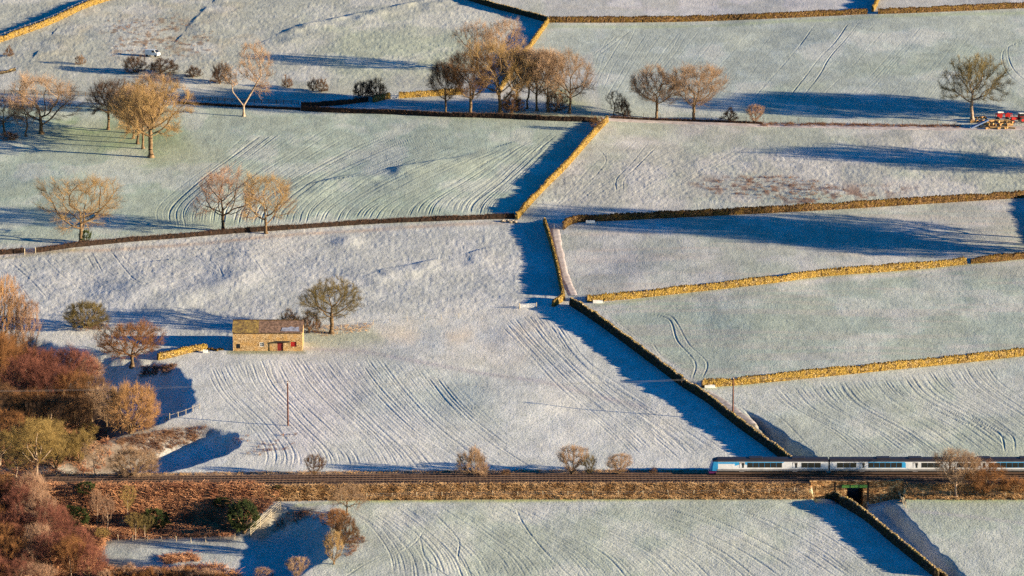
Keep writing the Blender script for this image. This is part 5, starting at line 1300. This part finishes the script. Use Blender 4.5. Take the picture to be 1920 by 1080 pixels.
# ------------------------------------------------------------------ telegraph poles and wires
tops = []
for (x, y, yt, lb) in ((540, 798, 714, 'tall red brown wooden pole alone in the barn field'), (1374, 789, 706, 'tall red brown wooden pole beside the farm track on the right')):
    P = ground([(x, y)])[0]; s_ = FPX/((P-CAM)@FW); h = (y-yt)/s_/math.cos(PITCH)
    root = empty('telegraph_pole', P, lb, 'pole', 'telegraph poles')
    mb = MB(); mb.bar((0, 0, -0.5), (0, 0, h), 0.19, 10, 0.13); mb.build('shaft', M['pole'], root, smooth=False)
    mb = MB(); mb.bar((0, -0.55, h-0.35), (0, 0.55, h-0.35), 0.06, 6); mb.build('cross_arm', M['wood_dark'], root)
    for sy in (-0.48, 0.48):
        mb = MB(); mb.bar((0, sy, h-0.3), (0, sy, h-0.08), 0.05, 8, 0.035); mb.build('insulator', M['white'], root)
    tops.append(np.array([P[0], P[1], P[2]+h-0.1]))
a, b = tops; dlt = b-a
for sy, lb in ((-0.48, 'nearer of two thin wires strung between the red brown poles'), (0.48, 'farther of two thin wires strung between the red brown poles')):
    pts = []
    for k in range(-1, 2):
        p, q = a+dlt*k, a+dlt*(k+1)
        if k == -1: p = p+np.array([0, 0, -0.6])
        for t_ in np.linspace(0, 1, 25)[:-1]: pts.append(p+(q-p)*t_+np.array([0, sy, -1.1*4*t_*(1-t_)]))
    pts = np.array(pts); loc = pts[0]
    V, F = tubes(pts[:-1]-loc, pts[1:]-loc, 0.014, 0.014, 4)
    tag(link('overhead_wire', np_mesh('overhead_wire', V, F, True), M['wire'], None, loc), lb, 'wire')

# ------------------------------------------------------------------ the white van on the far slope
P = ground([(286, 106)])[0]
van = empty('white_van', P, 'small white van parked on the rushy slope above the dark bushes', 'van', None, R(-25))
mb = MB(); mb.prism([(-2.1, 0.45), (2.1, 0.45), (2.1, 1.15), (1.55, 1.3), (1.05, 2.0), (-2.1, 2.0)], -0.85, 0.85); mb.build('body', M['white'], van, bevel=0.06)
mb = MB(); mb.prism([(1.62, 1.28), (1.12, 1.97), (1.15, 1.99), (1.65, 1.30)], -0.72, 0.72); mb.build('windscreen', M['dark_glass'], van)
for sy in (-0.862, 0.852):
    mb = MB(); mb.box(0.2, 1.05, sy, sy+0.01, 1.3, 1.85); mb.build('side_window', M['dark_glass'], van)
mb = MB(); mb.box(-2.17, -2.105, -0.7, 0.7, 1.3, 1.85); mb.build('rear_window', M['dark_glass'], van)
for x in (-1.35, 1.35):
    for sy in (-0.87, 0.69):
        mb = MB(); mb.bar((x, sy, 0.33), (x, sy+0.18, 0.33), 0.33, 14); mb.build('wheel', M['black'], van)

# ------------------------------------------------------------------ farm clutter at the right edge
lr = random.Random(9)
def log(p, L, r, rz, dz, label, group):
    P = ground([p])[0]; mb = MB(); mb.bar((-L/2, 0, 0), (L/2, 0, 0), r, 10, r*0.9)
    o = mb.build('log', M['log'], None, (P[0], P[1], P[2]+r*0.9+dz)); o.rotation_euler = (0, lr.uniform(-.08, .08), rz); tag(o, label, 'log', group)
for k in range(24):
    log((1852+(k % 8)*6+lr.uniform(-2, 2), 242-(k//8)*2.5), lr.uniform(1.4, 2.4), lr.uniform(0.28, 0.46), lr.uniform(-0.9, 0.9), 0.5*(k//8), 'brown sawn log in the front heap at the right edge beside the lane', 'front log heap')
for k in range(12):
    log((1822+(k % 6)*5+lr.uniform(-2, 2), 229-(k//6)*4), lr.uniform(1.2, 2.0), lr.uniform(0.2, 0.35), lr.uniform(0.9, 2.0), 0.35*(k//6), 'yellowish log in the low heap at the foot of the lone olive tree', 'log heap by the lone tree')
P = ground([(1836, 239)])[0]; root = empty('flat_trailer', P, 'blue flat trailer with a white lip, tipped up beside the lone olive tree', 'trailer', None, R(6))
TL = Matrix.Translation((0, 0, 1.0)) @ Matrix.Rotation(R(-24), 4, 'Y')
mb = MB(); mb.box(-2.6, 2.6, -1.0, 1.0, -0.06, 0.06, TL); mb.build('bed', M['blue_sheet'], root)
mb = MB(); mb.box(-2.6, 2.6, -1.06, -1.003, -0.14, 0.16, TL); mb.build('side_board', M['blue_sheet'], root)
mb = MB(); mb.box(-2.72, -2.603, -1.0, 1.0, -0.15, 0.3, TL); mb.build('tail_board', M['white'], root)
mb = MB(); mb.bar((2.3, 0, 1.9), (3.6, 0, 1.2), 0.08); mb.build('drawbar', M['black'], root)
for sy in (-1.0, 0.8):
    mb = MB(); mb.bar((0.4, sy, 0.4), (0.4, sy+0.2, 0.4), 0.4, 14); mb.build('wheel', M['black'], root)
def tractor(p, label, rz, sc=1.0):
    P = ground([p])[0]; root = empty('red_tractor', P, label, 'tractor', None, rz); root.scale = (sc,)*3
    mb = MB(); mb.box(-1.9, 0.1, -0.45, 0.45, 0.8, 1.55); mb.build('bonnet', M['bright_red'], root, bevel=0.1)
    mb = MB(); mb.box(0.1, 1.7, -0.75, 0.75, 0.9, 1.45); mb.build('chassis', M['black'], root)
    mb = MB(); mb.prism([(0.2, 1.45), (1.6, 1.45), (1.5, 2.5), (0.35, 2.5)], -0.72, 0.72); mb.build('cab', M['dark_glass'], root, bevel=0.05)
    mb = MB(); mb.box(0.2, 1.65, -0.8, 0.8, 2.5, 2.62); mb.build('cab_roof', M['white'], root, bevel=0.04)
    for x, r in ((-1.5, 0.45), (1.1, 0.8)):
        for sy in (-1.0, 0.65):
            mb = MB(); mb.bar((x, sy, r), (x, sy+0.35, r), r, 18); w_ = mb.build('wheel', M['black'], root)
            mb = MB(); mb.bar((x, sy-0.02, r), (x, sy+0.37, r), r*0.5, 12); mb.build('rim', M['bright_red'], w_)
    for sy in (-1.05, 0.6):
        mb = MB(); mb.box(0.35, 1.8, sy, sy+0.45, 1.62, 1.72); mb.build('mudguard', M['bright_red'], root)
    mb = MB(); mb.bar((-1.0, 0.2, 1.5), (-1.0, 0.2, 2.3), 0.06); mb.build('exhaust', M['black'], root)
tractor((1908, 230), 'red tractor with a white cab roof cut by the right edge', R(12))
P = ground([(1882, 222)])[0]; root = empty('hay_rake', P, 'red farm implement with two wheel drums standing behind the front log heap', 'farm machine', None, R(5))
mb = MB(); mb.bar((-2.2, 0, 1.3), (2.2, 0, 1.3), 0.12); mb.bar((-2.2, 0, 1.3), (-2.2, 0, 0.3), 0.1); mb.bar((2.2, 0, 1.3), (2.2, 0, 0.3), 0.1); mb.build('frame', M['bright_red'], root)
for x in (-1.1, 1.1):
    mb = MB(); mb.bar((x, -0.25, 0.8), (x, 0.25, 0.8), 0.75, 16); mb.build('drum', M['bright_red'], root)
mb = MB(); mb.box(-1.8, -0.2, -0.5, 0.5, 1.5, 1.9); mb.build('hopper', M['white'], root, bevel=0.08)
for k in range(6):
    P = ground([(1862+k*9, 232-(k % 2)*8)])[0]; mb = MB(); mb.bar((0, 0, 0.05), (0, 0.35, 0.35), 0.55, 14); o = mb.build('scrap_tyre', M['black'], None, P); tag(o, 'black scrap tyre lying among the red machines behind the front log heap', 'tyre', 'scrap tyres')
